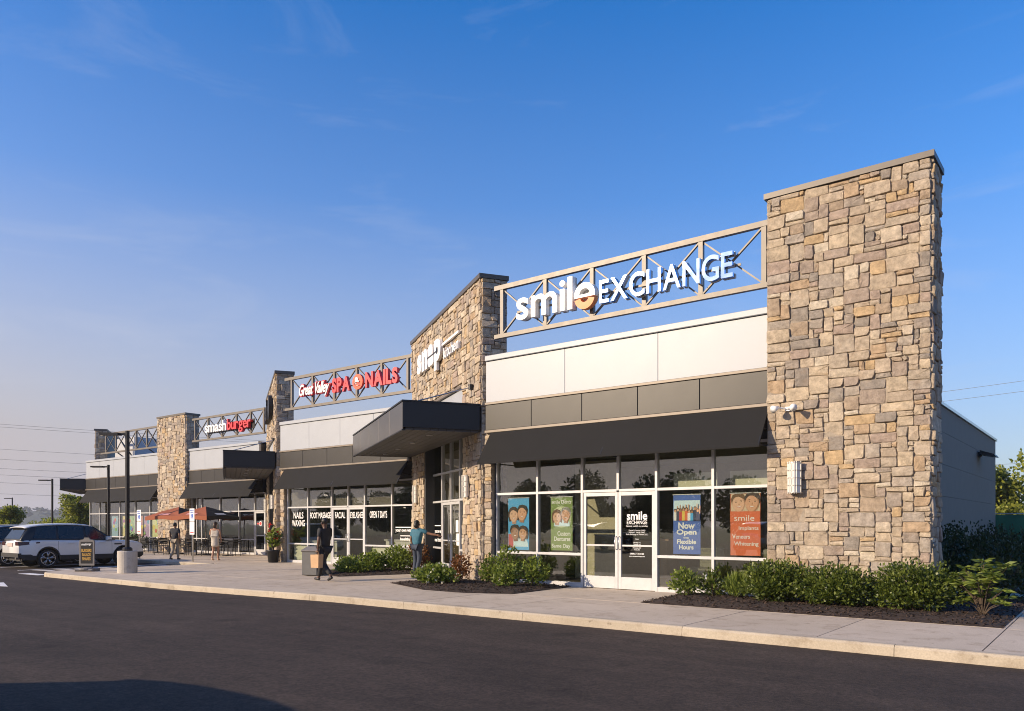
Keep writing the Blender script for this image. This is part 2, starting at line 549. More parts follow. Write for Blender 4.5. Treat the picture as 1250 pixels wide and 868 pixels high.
for ch in 'smil': treg('b_' + ch, ch, 0.014)
for ch in 'EXCHANG': treg('x_' + ch, ch, 0.012)
treg('great_w', 'Great Valley', 0.02, 0.35, 0.95)
treg('great_r', 'Great Valley', 0.055, 0.35, 0.95)
for ch in 'SPANIL&': treg('s_' + ch, ch, 0.045)
for ch in 'smashburger': treg('k_' + ch, ch, 0.016)
for ch in 'snap': treg('h_' + ch, ch, 0.042 if ch == 's' else 0.062)
treg('kitchen', 'kitchen', 0.012)
for i, t in enumerate(('NAILS', 'WAXING', 'FOOT MASSAGE', 'FACIAL', 'EYELASHES', 'OPEN 7 DAYS')): treg('w%d' % i, t, 0.012, 0, 1.0)
treg('p2a', 'smile Dents', 0.01); treg('p2b', 'Custom', 0.02); treg('p2c', 'Dentures', 0.02); treg('p2d', 'Same Day', 0.02)
treg('p3a', 'Now', 0.035); treg('p3b', 'Open', 0.035); treg('p3c', 'with', 0.02); treg('p3d', 'Flexible', 0.03); treg('p3e', 'Hours', 0.03)
treg('p4a', 'smile', 0.0); treg('p4b', 'Implants', 0.012); treg('p4c', 'Veneers', 0.012); treg('p4d', 'Whitening', 0.012)
treg('d1', 'smile', 0.02); treg('d2', 'EXCHANGE', 0.008); treg('d3', 'leave with a smile', 0.0)
treg('d4', 'Daniel R. Sweder, DMD\nMichael L. Hardy, DMD\nSmile Exchange of Malvern, LLC', 0.0, align='CENTER')
treg('d5', 'Hours\n\nMonday 9-5\nTuesday 9-7\nWednesday 9-5\nThursday 9-7\nFriday 8-2', 0.0, align='CENTER')
treg('d6', '(484) 713-0100', 0.014); treg('d7', 'www.smileexchange.com', 0.012)
treg('e1', 'your own way', 0.03); treg('e2', 'healthy', 0.03); treg('e3', 'meal choice', 0.03)
treg('a1', 'smash', 0.02); treg('a2', 'BURGERS\nSALADS\nSHAKES', 0.03, align='CENTER'); treg('a3', 'burger', 0.02)
treg('park', 'RESERVED\nPARKING', 0.02, align='CENTER')
treg('slogan', 'smashed fresh. served delicious.', 0.01)
tflush()

def text_mb(mb, key, F, x0, x1, z0, z1, q, depth):
    v, f = TXT[key]
    lo, hi = v.min(0), v.max(0)
    sx = (x1 - x0) / (hi[0] - lo[0]); sz = (z1 - z0) / (hi[1] - lo[1]); sd = depth / (hi[2] - lo[2])
    mb.add([F.p(x0 + (a[0] - lo[0]) * sx, q + (a[2] - lo[2]) * sd, z0 + (a[1] - lo[1]) * sz) for a in v], f)
    return mb
def put_text(name, key, F, x0, x1, z0, z1, q, depth, mat, parent):
    return text_mb(MB(), key, F, x0, x1, z0, z1, q, depth).build(name, mat, parent)
def letters(word, pre, F, x0, x1, zb, zs, q, depth, mat, parent, gap=0.06, ref=None, name='letter'):
    """single letters laid side by side; zs = height of the reference letter"""
    ms = [TXT[pre + c] for c in word]
    ws = [m[0][:, 0].max() - m[0][:, 0].min() for m in ms]
    tot = sum(ws) + gap * (len(word) - 1)
    k = (x1 - x0) / tot
    rv = TXT[pre + (ref or word[0])][0]
    r0 = rv[:, 1].min(); kz = zs / (rv[:, 1].max() - r0)
    x = x0
    out = []
    for m, w in zip(ms, ws):
        v, f = m
        lo = v.min(0); hi = v.max(0); sd = depth / (hi[2] - lo[2])
        mb = MB().add([F.p(x + (a[0] - lo[0]) * k, q + (a[2] - lo[2]) * sd, zb + (a[1] - r0) * kz) for a in v], f)
        out.append(mb.build(name, mat, parent))
        x += (w + gap) * k
    return out

# ------------------------------------------------------------------ ground, lot, paving
def sheet(name, xs, ys, zf, mat, kind='structure'):
    vs, fs = [], []
    for y in ys:
        for x in xs: vs.append((x, y, zf(x, y)))
    nx = len(xs)
    for j in range(len(ys) - 1):
        for i in range(nx - 1):
            a = j * nx + i
            fs.append((a, a + 1, a + nx + 1, a + nx))
    o = link(name, mesh_from(vs, fs, name), mat)
    return tag(o, kind=kind)

def grass_mat():
    m, n, l, p = nodes_of('grass_ground')
    t = n.new('ShaderNodeTexCoord')
    c, f = noise_col(n, l, t.outputs['Object'], 0.05, (.045, .065, .02), (.10, .11, .045), 0.3, 0.7, 8)
    l.new(c, p.inputs['Base Color']); p.inputs['Roughness'].default_value = 0.95
    return m
M_grass = grass_mat()
sheet('ground', [-2000, -300, 300, 2000], [-2000, -300, 300, 2000], lambda x, y: -0.75, M_grass)
sheet('parking_lot', [-125, -20, -13, 60], [-48, 46], lambda x, y: gz(x) - 0.14, M_asphalt)
tag(MB().slab([(-125, 46), (60, 46), (60, 75), (-125, 75)], -0.6, -0.16).build('lawn', M_grass), kind='structure')

YC = 10.45                       # front face of the kerb
XL = -28.8                       # left edge of the paved island
YS = 17.0                        # kerb in front of the parking stalls
walk = MB()
walk.slab([(x, y) for x, y in ((-13, YC + .1), (9, YC + .1), (9, 15.4), (-13, 15.4))], -0.4, -0.02)
walk.slab([(XL + .1, YC + 1.3), (XL + 1.3, YC + .1), (-20, YC + .1), (-20, 19.5), (XL + .1, 19.5)], -0.4, -0.105)
walk.slab([(-20, YC + .1), (-13, YC + .1), (-13, 15.4), (-20, 19.5)], -0.4, lambda x, y: gz(x) - .02)
walk.slab([(-61, YS + .1), (XL, YS + .1), (XL, 19.5), (-20, 19.5), (-28, 23.6), (-61, 23.6)], -0.4, -0.105)
walk.slab([(-1.28, 15.4), (.7, 15.4), (.7, 44), (-1.28, 44)], -0.4, -0.02)
walk_o = tag(walk.build('sidewalk', M_joint), kind='structure')

def paving(poly):
    """one slab: poly (x,y) slightly shrunk; top follows the ground"""
    cx = sum(p[0] for p in poly) / len(poly); cy = sum(p[1] for p in poly) / len(poly)
    g = 0.008
    pp = [(x - math.copysign(g, x - cx), y - math.copysign(g, y - cy)) for x, y in poly]
    e = random.uniform(-.0015, .0015)
    MB().slab(pp, lambda x, y: gz(x) - 0.06, lambda x, y: gz(x) + e).build('paving_slab', M_walk, walk_o)

def arc(cx, cy, r, a0, a1, n=7):
    return [(cx + r * math.cos(rad(a0 + (a1 - a0) * i / n)), cy + r * math.sin(rad(a0 + (a1 - a0) * i / n))) for i in range(n + 1)]

cols = [-1.28 - 1.9 * k for k in range(15)]          # joints along the shops
cols = [c for c in cols if c > XL + 1.2]
xs_all = [9, 7.1, 5.2, 3.3, 1.4, .6] + cols + [XL + .15]
rows = [YC + .15, 13.1, 15.5, 17.5, 19.55, 21.5, 23.4]
def facade_y(x):
    """how far back the paving runs at x"""
    if x > -13: return 15.48
    if x > -19.87: return 15.35 + (-13.06 - x) * 0.6158
    if x > -27.85: return 19.57
    if x > -34.66: return 19.42 + (-27.85 - x) * 0.6158
    return 23.3
for i in range(len(xs_all) - 1):
    xb, xa = xs_all[i], xs_all[i + 1]
    for j in range(len(rows) - 1):
        y0, y1 = rows[j], rows[j + 1]
        if xa > -1.3 and j >= 2: continue
        if y0 > max(facade_y(xa), facade_y(xb)) + .4: continue
        if i == len(xs_all) - 2 and j == 0:
            paving([(xb, y0), (xb, y1), (xa, y1)] + arc(xa + 1.1, y0 + 1.1, 1.1, 180, 270))
        else:
            paving([(xa, y0), (xb, y0), (xb, y1), (xa, y1)])
for k in range(17):
    xb = XL + .15 - 1.9 * k; xa = xb - 1.9
    for y0, y1 in ((YS + .15, 19.2), (19.2, 21.3), (21.3, 23.4)):
        paving([(xa, y0), (xb, y0), (xb, y1), (xa, y1)])
for k in range(12):
    paving([(-1.28, 15.5 + 1.9 * k), (.6, 15.5 + 1.9 * k), (.6, 17.4 + 1.9 * k), (-1.28, 17.4 + 1.9 * k)])
for k in range(2):
    paving([(-5.0 + 1.85 * k, 18.7), (-3.15 + 1.85 * k, 18.7), (-3.15 + 1.85 * k, 20.0), (-5.0 + 1.85 * k, 20.0)])

curb_root = tag(MB().slab([(-27.5, YC + .06), (9, YC + .06), (9, YC + .13), (-27.5, YC + .13)], -.5, lambda x, y: gz(x) - .05).build('kerb', M_joint), kind='structure')
def curb_piece(p0, p1, inward):
    """kerb stone from p0 to p1 (outer face), 150 mm wide, rounded nose"""
    a, b = Vector((*p0, 0)), Vector((*p1, 0))
    d = (b - a); L = d.length; d.normalize()
    nrm = Vector((*inward, 0))
    prof = [(0.0, -0.24), (0.012, -0.03), (0.03, -0.006), (0.05, 0.002), (0.148, 0.002), (0.148, -0.24)]
    vs = []
    ns = max(1, int(L / 1.0))
    for i in range(ns + 1):
        p = a + d * (0.004 + (L - 0.008) * i / ns)
        for o, z in prof:
            q = p + nrm * (o + (random.uniform(-.003, .003) if z > -.2 else 0))
            vs.append((q.x, q.y, gz(q.x) + z))
    m = len(prof); fs = []
    for i in range(ns):
        for k in range(m):
            k2 = (k + 1) % m
            fs.append((i * m + k, i * m + k2, (i + 1) * m + k2, (i + 1) * m + k))
    fs += [tuple(range(m)), tuple(ns * m + k for k in reversed(range(m)))]
    MB().add(vs, fs).build('kerb_stone', M_curb, curb_root)
cx = [9, 6.5, 3.6, .7, -2.2, -5.05, -8, -10.9, -13.8, -16.7, -19.5, -22.4, -25.2, XL + 1.25]
for a, b in zip(cx[1:], cx[:-1]): curb_piece((a, YC), (b, YC), (0, 1))
ar = arc(XL + 1.25, YC + 1.25, 1.25, 180, 270, 6)
for a, b in zip(ar[:-1], ar[1:]):
    mx, my = (a[0] + b[0]) / 2 - (XL + 1.25), (a[1] + b[1]) / 2 - (YC + 1.25)
    l_ = math.hypot(mx, my); curb_piece(a, b, (-mx / l_, -my / l_))
for y in (YC + 1.25, 13.8): curb_piece((XL, y), (XL, y + (2.1 if y < 13 else 3.2)), (1, 0))
for k in range(11): curb_piece((XL - 2.9 * (k + 1), YS), (XL - 2.9 * k, YS), (0, 1))

# painted markings
def paint(name, poly, par=None, lift=0.004):
    return MB().slab(poly, lambda x, y: gz(x) - .1395 , lambda x, y: gz(x) - .14 + lift).build(name, M_paint, par)
def paint_mat():
    m, n, l, p = nodes_of('road_paint')
    t = n.new('ShaderNodeTexCoord')
    c, f = noise_col(n, l, t.outputs['Object'], 14, (.32, .31, .30), (.72, .71, .69), 0.28, 0.42, 8, 0.75)
    l.new(c, p.inputs['Base Color']); p.inputs['Roughness'].default_value = .8
    return m
M_paint = paint_mat()
mk = None
for k in range(9):
    x = -29.6 - 2.75 * k
    o = paint('stall_line', [(x - .075, 11.3), (x + .075, 11.3), (x + .075, YS - .02), (x - .075, YS - .02)])
    tag(o, kind='structure')
for k in range(7):
    y = 11.7 + .75 * k
    tag(paint('hatch_line', [(-32.2, y), (-29.75, y + .55), (-29.75, y + .72), (-32.2, y + .17)]), kind='structure')
tag(paint('lane_arrow', [(-28.6, 8.05), (-26.0, 8.05), (-26.0, 7.7), (-24.2, 8.2), (-26.0, 8.7), (-26.0, 8.35), (-28.6, 8.35)]), kind='structure')
tag(paint('stop_bar', [(-30.2, 10.55), (-28.75, 10.65), (-28.75, 11.0), (-30.2, 10.9)]), kind='structure')

# ------------------------------------------------------------------ the building
BLD = thing('retail_building', (-28, 22, 0), 'long low retail building with stone towers, white panels and black awnings', 'building')

# stones -----------------------------------------------------------------
CELL = 0.09
_svar = {}
def stone_mesh(w, h, k):
    key = (w, h, k)
    if key in _svar: return _svar[key]
    r = random.Random(w * 1000 + h * 100 + k)
    X, Z = w * CELL / 2, h * CELL / 2
    j = 0.0045
    J = lambda s=0.011: r.uniform(-s, s)
    out = []
    cor = [(-1, -1), (1, -1), (1, 1), (-1, 1)]
    for i, (sx, sz) in enumerate(cor):
        c1 = r.choice((0.008, 0.015, 0.03, 0.045)) * min(1, min(w, h) / 2)
        c2 = r.choice((0.008, 0.015, 0.03)) * min(1, min(w, h) / 2)
        x, z = sx * (X - j) + J(0.011), sz * (Z - j) + J(0.011)
        a, b = (x, z - sz * c1), (x - sx * c2, z)
        out += [a, b] if (sx * sz > 0) else [b, a]
    pts = out
    d = r.uniform(0.022, 0.040)
    tilt = (r.uniform(-.075, .075), r.uniform(-.10, .10))
    ring = lambda s, y: [(px * (1 - s / X * .9), y - (px * tilt[0] + pz * tilt[1]) * (1 if y < 0 else 0) + (J(.007) if y < -0.01 else 0), pz * (1 - s / Z * .9)) for px, pz in pts]
    v = ring(0, 0.03) + ring(0.001, -d + 0.012) + ring(0.011, -d)
    n = 8
    f = []
    for k0 in (0, n):
        for i in range(n):
            i2 = (i + 1) % n
            f.append((k0 + i, k0 + i2, k0 + n + i2, k0 + n + i))
    v.append((J(X * .4), -d - r.uniform(0.0, 0.012), J(Z * .4)))
    for i in range(n): f.append((2 * n + i, 2 * n + (i + 1) % n, 3 * n))
    me = mesh_from(v, f, 'stone')
    me.materials.append(M_stone)
    _svar[key] = me
    return me

SIZES = [(4, 2), (3, 2), (4, 3), (3, 3), (5, 2), (2, 2), (3, 1), (2, 1), (5, 3), (4, 1), (2, 3), (6, 3), (3, 4), (4, 4), (6, 2), (1, 2)]
WTS = [13, 13, 8, 5, 9, 8, 7, 5, 5, 5, 3, 2, 1.5, 1, 3, 1.5]
def stone_layout(nx, nz, mask, seed):
    r = random.Random(seed)
    occ = [[not mask(i, k) for i in range(nx)] for k in range(nz)]
    out = []
    for k in range(nz):
        i = 0
        while i < nx:
            if occ[k][i]: i += 1; continue
            run = 0
            while i + run < nx and not occ[k][i + run]: run += 1
            for _ in range(12):
                w, h = r.choices(SIZES, WTS)[0]
                if w > run: continue
                if run - w == 1 and r.random() < .75: continue
                if k + h > nz: continue
                if all(not occ[k + b][i + a] for a in range(w) for b in range(h)): break
            else:
                w, h = min(run, 2), 1
            for a in range(w):
                for b in range(h): occ[k + b][i + a] = True
            out.append((i, k, w, h))
            i += w
    return out

def stone_face(F, x0, x1, z0, z1, parent, seed, mask=None, objects=True, maxobj=300):
    nx, nz = round((x1 - x0) / CELL), round((z1 - z0) / CELL)
    cx, cz = (x1 - x0) / nx, (z1 - z0) / nz
    lay = stone_layout(nx, nz, mask(x0, z0, cx, cz) if mask else (lambda i, k: True), seed)
    r = random.Random(seed + 5)
    if objects:
        lay.sort(key=lambda t: -t[2] * t[3])
    ov, of = [], []
    for n_, (i, k, w, h) in enumerate(lay):
        me = stone_mesh(w, h, r.randrange(6))
        q = r.uniform(-0.012, 0.022)
        loc = F.p(x0 + (i + w / 2) * cx, q, z0 + (k + h / 2) * cz)
        sx, sz = cx / CELL, cz / CELL
        flip = r.random() < .5
        if objects and n_ < maxobj:
            o = link('stone', me, None, parent, loc, F.th + (0 if not flip else 0))
            o.scale = (sx, 1, sz)
        else:
            b = len(ov)
            for v in me.vertices:
                c = v.co
                ov.append(F.p(x0 + (i + w / 2) * cx + c.x * sx, q - c.y, z0 + (k + h / 2) * cz + c.z * sz))
            of += [tuple(b + a for a in p.vertices) for p in me.polygons]
    if ov:
        mb = MB(); mb.v, mb.f = ov, of
        tag(mb.build('stonework', M_stone_i, parent), kind='stuff')

def glazing(F, parent, xs, zs, q, doors=(), glass=None, fw=0.062, fd=0.11, wname='shop_window', skip=()):
    """storefront frame: verticals at xs, horizontals at zs; doors = list of column indices that hold door leaves up to zs[2]"""
    glass = glass or M_glass
    mb = MB()
    z0, zt = zs[0], zs[-1]
    n = len(xs)
    for i, x in enumerate(xs):
        inner = doors and i > 0 and (i - 1) in doors and i in doors
        mb.cbox(F, x - fw / 2, x + fw / 2, q - fd, q, (zs[2] if inner else z0), zt, 0.004)
    for i in range(n - 1):
        xa, xb = xs[i] + fw / 2, xs[i + 1] - fw / 2
        for j, z in enumerate(zs):
            if i in doors and j < 2: continue
            hh = 0.11 if j == 0 else fw
            mb.cbox(F, xa - .001, xb + .001, q - fd + .004, q - .004, z - (0 if j == 0 else hh / 2), z + (hh if j == 0 else hh / 2), 0.004)
    fr = mb.build(wname, M_alu, parent)
    for i in range(n - 1):
        for j in range(len(zs) - 1):
            if i in doors and j < 2: continue
            xa, xb = xs[i] + fw / 2, xs[i + 1] - fw / 2
            za = zs[j] + (0.11 if j == 0 else fw / 2); zb = zs[j + 1] - fw / 2
            MB().box(F, xa - .01, xb + .01, q - .066, q - .058, za - .01, zb + .01).build('pane', glass, fr)
    for i in doors:
        xa, xb = xs[i] + (fw / 2 if (i - 1) not in doors else 0), xs[i + 1] - (fw / 2 if (i + 1) not in doors else 0)
        xa += .006; xb -= .006
        zb = zs[2] - fw / 2 - .006
        d = MB(); st = .075
        d.cbox(F, xa, xa + st, q - .075, q - .02, z0 + .012, zb, .004)
        d.cbox(F, xb - st, xb, q - .075, q - .02, z0 + .012, zb, .004)
        d.cbox(F, xa + st, xb - st, q - .074, q - .021, z0 + .012, z0 + .29, .004)
        d.cbox(F, xa + st, xb - st, q - .074, q - .021, zb - .085, zb, .004)
        d.cbox(F, xa + st, xb - st, q - .062, q - .03, z0 + .99, z0 + 1.03, .004)
        do = d.build('glass_door', M_alu, parent)
        MB().box(F, xa + st - .01, xb - st + .01, q - .052, q - .044, z0 + .28, zb - .08).build('pane', M_glassdoor, do)
        hx = xb - .04 if (i + 1) in doors else xa + .04
        if not ((i + 1) in doors or (i - 1) in doors): hx = xa + .04
        h = MB().tube([F.p(hx, q - .02, z0 + .92), F.p(hx, q + .045, z0 + .94), F.p(hx, q + .045, z0 + 1.2), F.p(hx, q - .02, z0 + 1.22)], .012, 6)
        h.build('pull_handle', M_steel, do, True)
    return fr

def room(F, x0, x1, depth, q0, parent, h=3.3, wall=None, x0b=None, x1b=None):
    """shop interior: floor, back and side walls, ceiling"""
    x0b = x0 if x0b is None else x0b; x1b = x1 if x1b is None else x1b
    MB().add([F.p(x0, q0, .012), F.p(x1, q0, .012), F.p(x1b, q0 - depth, .012), F.p(x0b, q0 - depth, .012)], [(0, 1, 2, 3)]).build('interior_floor', M_in_floor, parent)
    MB().add([F.p(x0, q0, h), F.p(x1, q0, h), F.p(x1b, q0 - depth, h), F.p(x0b, q0 - depth, h)], [(0, 1, 2, 3)]).build('interior_ceiling', M_in_ceil, parent)
    MB().add([F.p(x0, q0, 0), F.p(x0b, q0 - depth, 0), F.p(x1b, q0 - depth, 0), F.p(x1, q0, 0),
              F.p(x0, q0, h), F.p(x0b, q0 - depth, h), F.p(x1b, q0 - depth, h), F.p(x1, q0, h)],
             [(0, 1, 5, 4), (1, 2, 6, 5), (2, 3, 7, 6)]).build('interior_wall', wall or M_in_wall, parent)

def bay(F, x0, x1, parent, nwhite, ndark, awn):
    """wall above the shop windows: header, dark band, white panels, copings, awning"""
    MB().box(F, x0, x1, -.35, -.02, 3.16, 4.0).build('header_wall', M_dark, parent)
    MB().box(F, x0, x1, -.35, .02, 4.0, 5.8).build('parapet_core', M_dark, parent)
    w = (x1 - x0) / ndark
    for k in range(ndark):
        MB().cbox(F, x0 + w * k + .006, x0 + w * (k + 1) - .006, .0, .16, 3.93, 4.575, .006).build('dark_panel', M_band, parent)
    MB().cbox(F, x0, x1, -.02, .20, 3.855, 3.925, .008).build('lower_trim', M_trim, parent)
    MB().cbox(F, x0, x1, -.02, .19, 4.58, 4.645, .008).build('upper_trim', M_trim, parent)
    w = (x1 - x0) / nwhite
    for k in range(nwhite):
        MB().cbox(F, x0 + w * k + .005, x0 + w * (k + 1) - .005, .0, .14, 4.65, 5.70, .004).build('white_panel', M_white, parent)
    MB().cbox(F, x0, x1, -.38, .19, 5.715, 5.85, .012).build('coping', M_white, parent)
    a0, a1 = awn
    aw = MB()
    t = .018
    prof = [(.19, 3.85), (.73, 3.035), (.73, 3.005), (.73 - t, 3.005), (.73 - t, 3.03), (.19, 3.85 - t * 2)]
    n = len(prof)
    nx = 9
    vs = [];fs = []
    for i in range(nx):
        x = a0 + (a1 - a0) * i / (nx - 1)
        for k, (q, z) in enumerate(prof):
            sag = -.012 * (1 - abs((i % 2) * 2 - 1)) if k in (1,) else 0
            vs.append(F.p(x, q + sag, z))
    for i in range(nx - 1):
        for k in range(n):
            k2 = (k + 1) % n
            fs.append((i * n + k, i * n + k2, (i + 1) * n + k2, (i + 1) * n + k))
    fs += [tuple(range(n)), tuple((nx - 1) * n + k for k in reversed(range(n)))]
    ao = aw.add(vs, fs).build('awning', M_awning, parent)
    for x in (a0 + .02, (a0 + a1) / 2, a1 - .02):
        fm = MB()
        fm.bar(F.p(x, .0, 3.06), F.p(x, .70, 3.06), .03)
        fm.bar(F.p(x, .19, 3.80), F.p(x, .70, 3.06), .03)
        fm.bar(F.p(x, .0, 3.35), F.p(x, .44, 3.40), .025)
        fm.build('awning_frame', M_black, ao)
    MB().bar(F.p(a0, .70, 3.035), F.p(a1, .70, 3.035), .03).build('front_rail', M_black, ao)

def truss(F, x0, x1, posts, parent, z0=6.27, z1=7.62, q=.05, stays=False):
    mb = MB()
    mb.box(F, x0, x1, q - .05, q + .06, z1 - .115, z1)
    mb.box(F, x0, x1, q - .05, q + .06, z0, z0 + .10)
    t = mb.build('sign_truss', M_truss, parent)
    for i, x in enumerate(posts):
        MB().box(F, x - .05, x + .05, q - .04, q + .05, z0 + .101, z1 - .116).build('truss_post', M_truss, t)
    for a, b in zip(posts[:-1], posts[1:]):
        for (za, zb), dq in (((z0 + .12, z1 - .14), .018), ((z1 - .14, z0 + .12), -.016)):
            MB().bar(F.p(a + .05, q + dq, za), F.p(b - .05, q + dq, zb), .032, .055, (0, 1, 0)).build('truss_brace', M_truss, t)
    for x in ((posts[1], posts[-2]) if stays else ()):
        MB().bar(F.p(x, q - .06, z1 - .2), F.p(x, -1.6, 5.2), .06).build('back_stay', M_black, t)
        MB().bar(F.p(x, q - .06, z0 + .04), F.p(x, -1.6, 5.15), .06).build('back_stay', M_black, t)
    return t

def tower(F, parent, seed, objects, Wd=8.0, H=8.04, T=.7, c0=1.80, c1=6.32, canopy=True, entry=True):
    mb = MB()
    mb.box(F, 0, c0, -T, 0, -.2, 4.0)
    mb.box(F, c1, Wd, -T, 0, -.2, 4.0)
    mb.box(F, 0, c0, -T, 0, 4.0, 5.42)
    mb.box(F, c1, Wd, -T, 0, 4.0, 5.42)
    mb.box(F, 0, Wd, -T, 0, 5.42, H - .11)
    t = mb.build('stone_tower', M_mortar, parent)
    def mask(x0, z0, cx, cz):
        return lambda i, k: not (c0 - .02 < x0 + (i + .5) * cx < c1 + .02 and z0 + (k + .5) * cz < 5.45) and not (3.9 < z0 + (k + .5) * cz < 4.6)
    stone_face(F, 0, Wd, -.12, H - .12, t, seed, mask, objects)
    S = Fr(*F.p(Wd, 0, 0).xy, F.th + math.pi / 2, F.oz)
    stone_face(S, 0.0, T, -.12, H - .12, t, seed + 1, None, False)
    MB().box(F, -.05, Wd + .06, -T - .04, .075, H - .115, H).build('coping', M_cap, t)
    MB().cbox(F, c0, c1, -.3, -.03, 4.3, 5.36, .01).build('white_panel', M_white, t)
    MB().cbox(F, c0 - .02, c1 + .02, -.1, .05, 5.36, 5.44, .01).build('panel_trim', M_trim, t)
    if entry:
        xs = [c0 + .03, 8 - 5.0, 8 - 3.97, 8 - 2.95, c1 - .03]
        glazing(F, parent, xs, [0, .75, 2.25, 3.15, 4.25], -.26, doors=(1, 2), wname='entrance_window')
        room(F, c0, c1, 2.6, -.33, parent, 4.28, None, c0 + .6, c1 - .6)
        for x in (c0 + .004, c1 - .104): MB().box(F, x, x + .1, -.62, -.02, -.05, 4.2).build('jamb', M_dark, t)
    if canopy:
        c = MB()
        x0, x1, q1 = -.04, 8.06, 2.08
        c.box(F, x0, x1, .07, q1, 3.96, 4.60)
        co = c.build('canopy', M_canopy, parent)
        nf = 5
        for k in range(nf):
            a = x0 + (x1 - x0) * k / nf; b = x0 + (x1 - x0) * (k + 1) / nf
            MB().cbox(F, a + .004, b - .004, q1 + .001, q1 + .022, 3.90, 4.58, .004).build('fascia_panel', M_fascia, co)
        MB().box(F, x0 - .02, x1 + .02, .05, q1 + .03, 4.601, 4.64).build('canopy_coping', M_black, co)
        MB().box(F, x0 - .012, x1 + .012, q1 - .05, q1 + .035, 3.868, 3.898).build('drip_edge', M_black, co)
        for k in range(9):
            qa = .08 + (q1 - .15) * k / 9; qb = .08 + (q1 - .15) * (k + 1) / 9
            MB().box(F, x0 + .05, x1 - .05, qa + .006, qb - .006, 3.90, 3.958).build('soffit_plank', M_soffit, co)
        for k in range(4):
            x = x0 + (x1 - x0) * (k + .5) / 4
            p = F.p(x, 1.15, 3.882)
            MB().lathe(p, [(.085, 0), (.085, .02)], 14).build('downlight', M_steel, co)
        for x in (.75, 7.3):
            MB().tube([F.p(x, .05, 5.2), F.p(x - (.0), q1 - .25, 4.66)], .018, 6).build('tie_rod', M_steel, co)
            MB().lathe(F.p(x, .07, 5.13), [(.07, 0), (.07, .14)], 10).build('rod_anchor', M_black, co)
    return t

TH = rad(-31.62)
F1 = Fr(0, 15.48, 0, 0)
F2 = Fr(0, 19.57, 0, -.085)
F3 = Fr(0, 23.30, 0, -.085)
TA = Fr(-19.87, 19.52, TH, -.02)
TB = Fr(-34.66, 23.61, TH, -.085)
TC = Fr(-61.3, 27.9, TH, -.085)

# right-hand stone pier
PR = Fr(-5.50, 15.2, 0, 0)
pier = MB().box(PR, 0, 2.9, -.85, 0, -.2, 7.93).build('stone_pier', M_mortar, BLD)
stone_face(PR, 0, 2.9, -.08, 7.93, pier, 21, None, True)
stone_face(Fr(-2.6, 15.2, math.pi / 2, 0), 0, .85, -.08, 7.93, pier, 22, None, False)
MB().box(PR, -.05, 2.96, -.92, .07, 7.932, 8.04).build('coping', M_cap, pier)
# pier between the two far shops
P3 = Fr(-44.7, 23.0, 0, -.085)
pier3 = MB().box(P3, 0, 3.14, -.8, 0, -.2, 7.80).build('stone_pier', M_mortar, BLD)
stone_face(P3, 0, 3.14, -.08, 7.80, pier3, 31, None, False)
stone_face(Fr(-41.56, 23.0, math.pi / 2, -.085), 0, .8, -.08, 7.80, pier3, 32, None, False)
MB().box(P3, -.05, 3.19, -.85, .07, 7.802, 7.91).build('coping', M_cap, pier3)

tower(TA, BLD, 41, True)
tower(TB, BLD, 51, False)
tower(TC, BLD, 61, False)

bay(F1, -12.92, -5.51, BLD, 3, 5, (-12.72, -5.503))
bay(F2, -27.6, -19.9, BLD, 4, 5, (-27.25, -19.95))
bay(F3, -41.55, -34.7, BLD, 4, 5, (-41.5, -34.75))
bay(F3, -54.6, -44.71, BLD, 5, 7, (-54.3, -44.8))
# narrow stone strip between the tower and the first shop window
st = MB().box(F1, -12.98, -12.74, -.3, .1, -.1, 3.9).build('stone_strip', M_mortar, BLD)
stone_face(Fr(0, 15.38, 0, 0), -12.98, -12.74, -.1, 3.8, st, 71, None, True)
st2 = MB().box(F2, -27.62, -27.36, -.3, .1, -.1, 3.9).build('stone_strip', M_mortar, BLD)
stone_face(Fr(0, 19.47, 0, -.085), -27.62, -27.36, -.1, 3.8, st2, 72, None, False)

truss(F1, -12.67, -5.52, [-12.43, -11.07, -9.72, -8.35, -7.0, -5.64], BLD)
truss(F2, -27.35, -19.75, [-26.9, -25.52, -24.17, -22.84, -21.45, -20.08], BLD, 6.30, 7.66)
truss(F3, -41.25, -34.3, [-40.99, -39.62, -38.23, -36.86, -35.56, -34.4], BLD, 6.22, 7.55)
truss(F3, -52.56, -44.71, [-51.88, -50.52, -49.15, -47.82, -46.49, -45.2], BLD, 6.16, 7.48, stays=True)

ZS = [0, .783, 2.278, 3.2]
glazing(F1, BLD, [-12.69, -11.38, -10.06, -9.08, -8.10, -6.77, -5.55], ZS, 0, doors=(2, 3))
glazing(F2, BLD, [-27.31, -25.96, -24.46, -23.46, -22.50, -21.01, -19.9], ZS, 0, doors=(2, 3))
glazing(F3, BLD, [-41.5, -40.98, -40.46, -38.59, -36.78, -35.35, -34.4], ZS, 0, doors=(5,))
glazing(F3, BLD, [-54.4, -53.0, -51.65, -50.18, -48.13, -46.29, -44.75], ZS, 0, doors=())
MB().box(F1, -12.74, -12.70, -.3, -.0, 0, 3.2).build('jamb', M_dark, BLD)
M_in_green = simple('interior_olive', (.20, .20, .10), .9)
M_in_light = simple('interior_light', (.34, .33, .30), .9)
room(F1, -12.8, -5.5, 5.5, -.12, BLD, 3.25, M_in_wall)
MB().box(F1, -11.7, -10.35, -2.3, -2.2, .02, 3.2).build('interior_partition', simple('interior_beige', (.52, .47, .36), .9), BLD)
room(F2, -27.4, -19.9, 5.5, -.12, BLD, 3.25, M_in_green)
room(F3, -41.55, -34.5, 5.0, -.12, BLD, 3.25, M_dark)
room(F3, -54.5, -44.75, 5.0, -.12, BLD, 3.25, M_in_light)

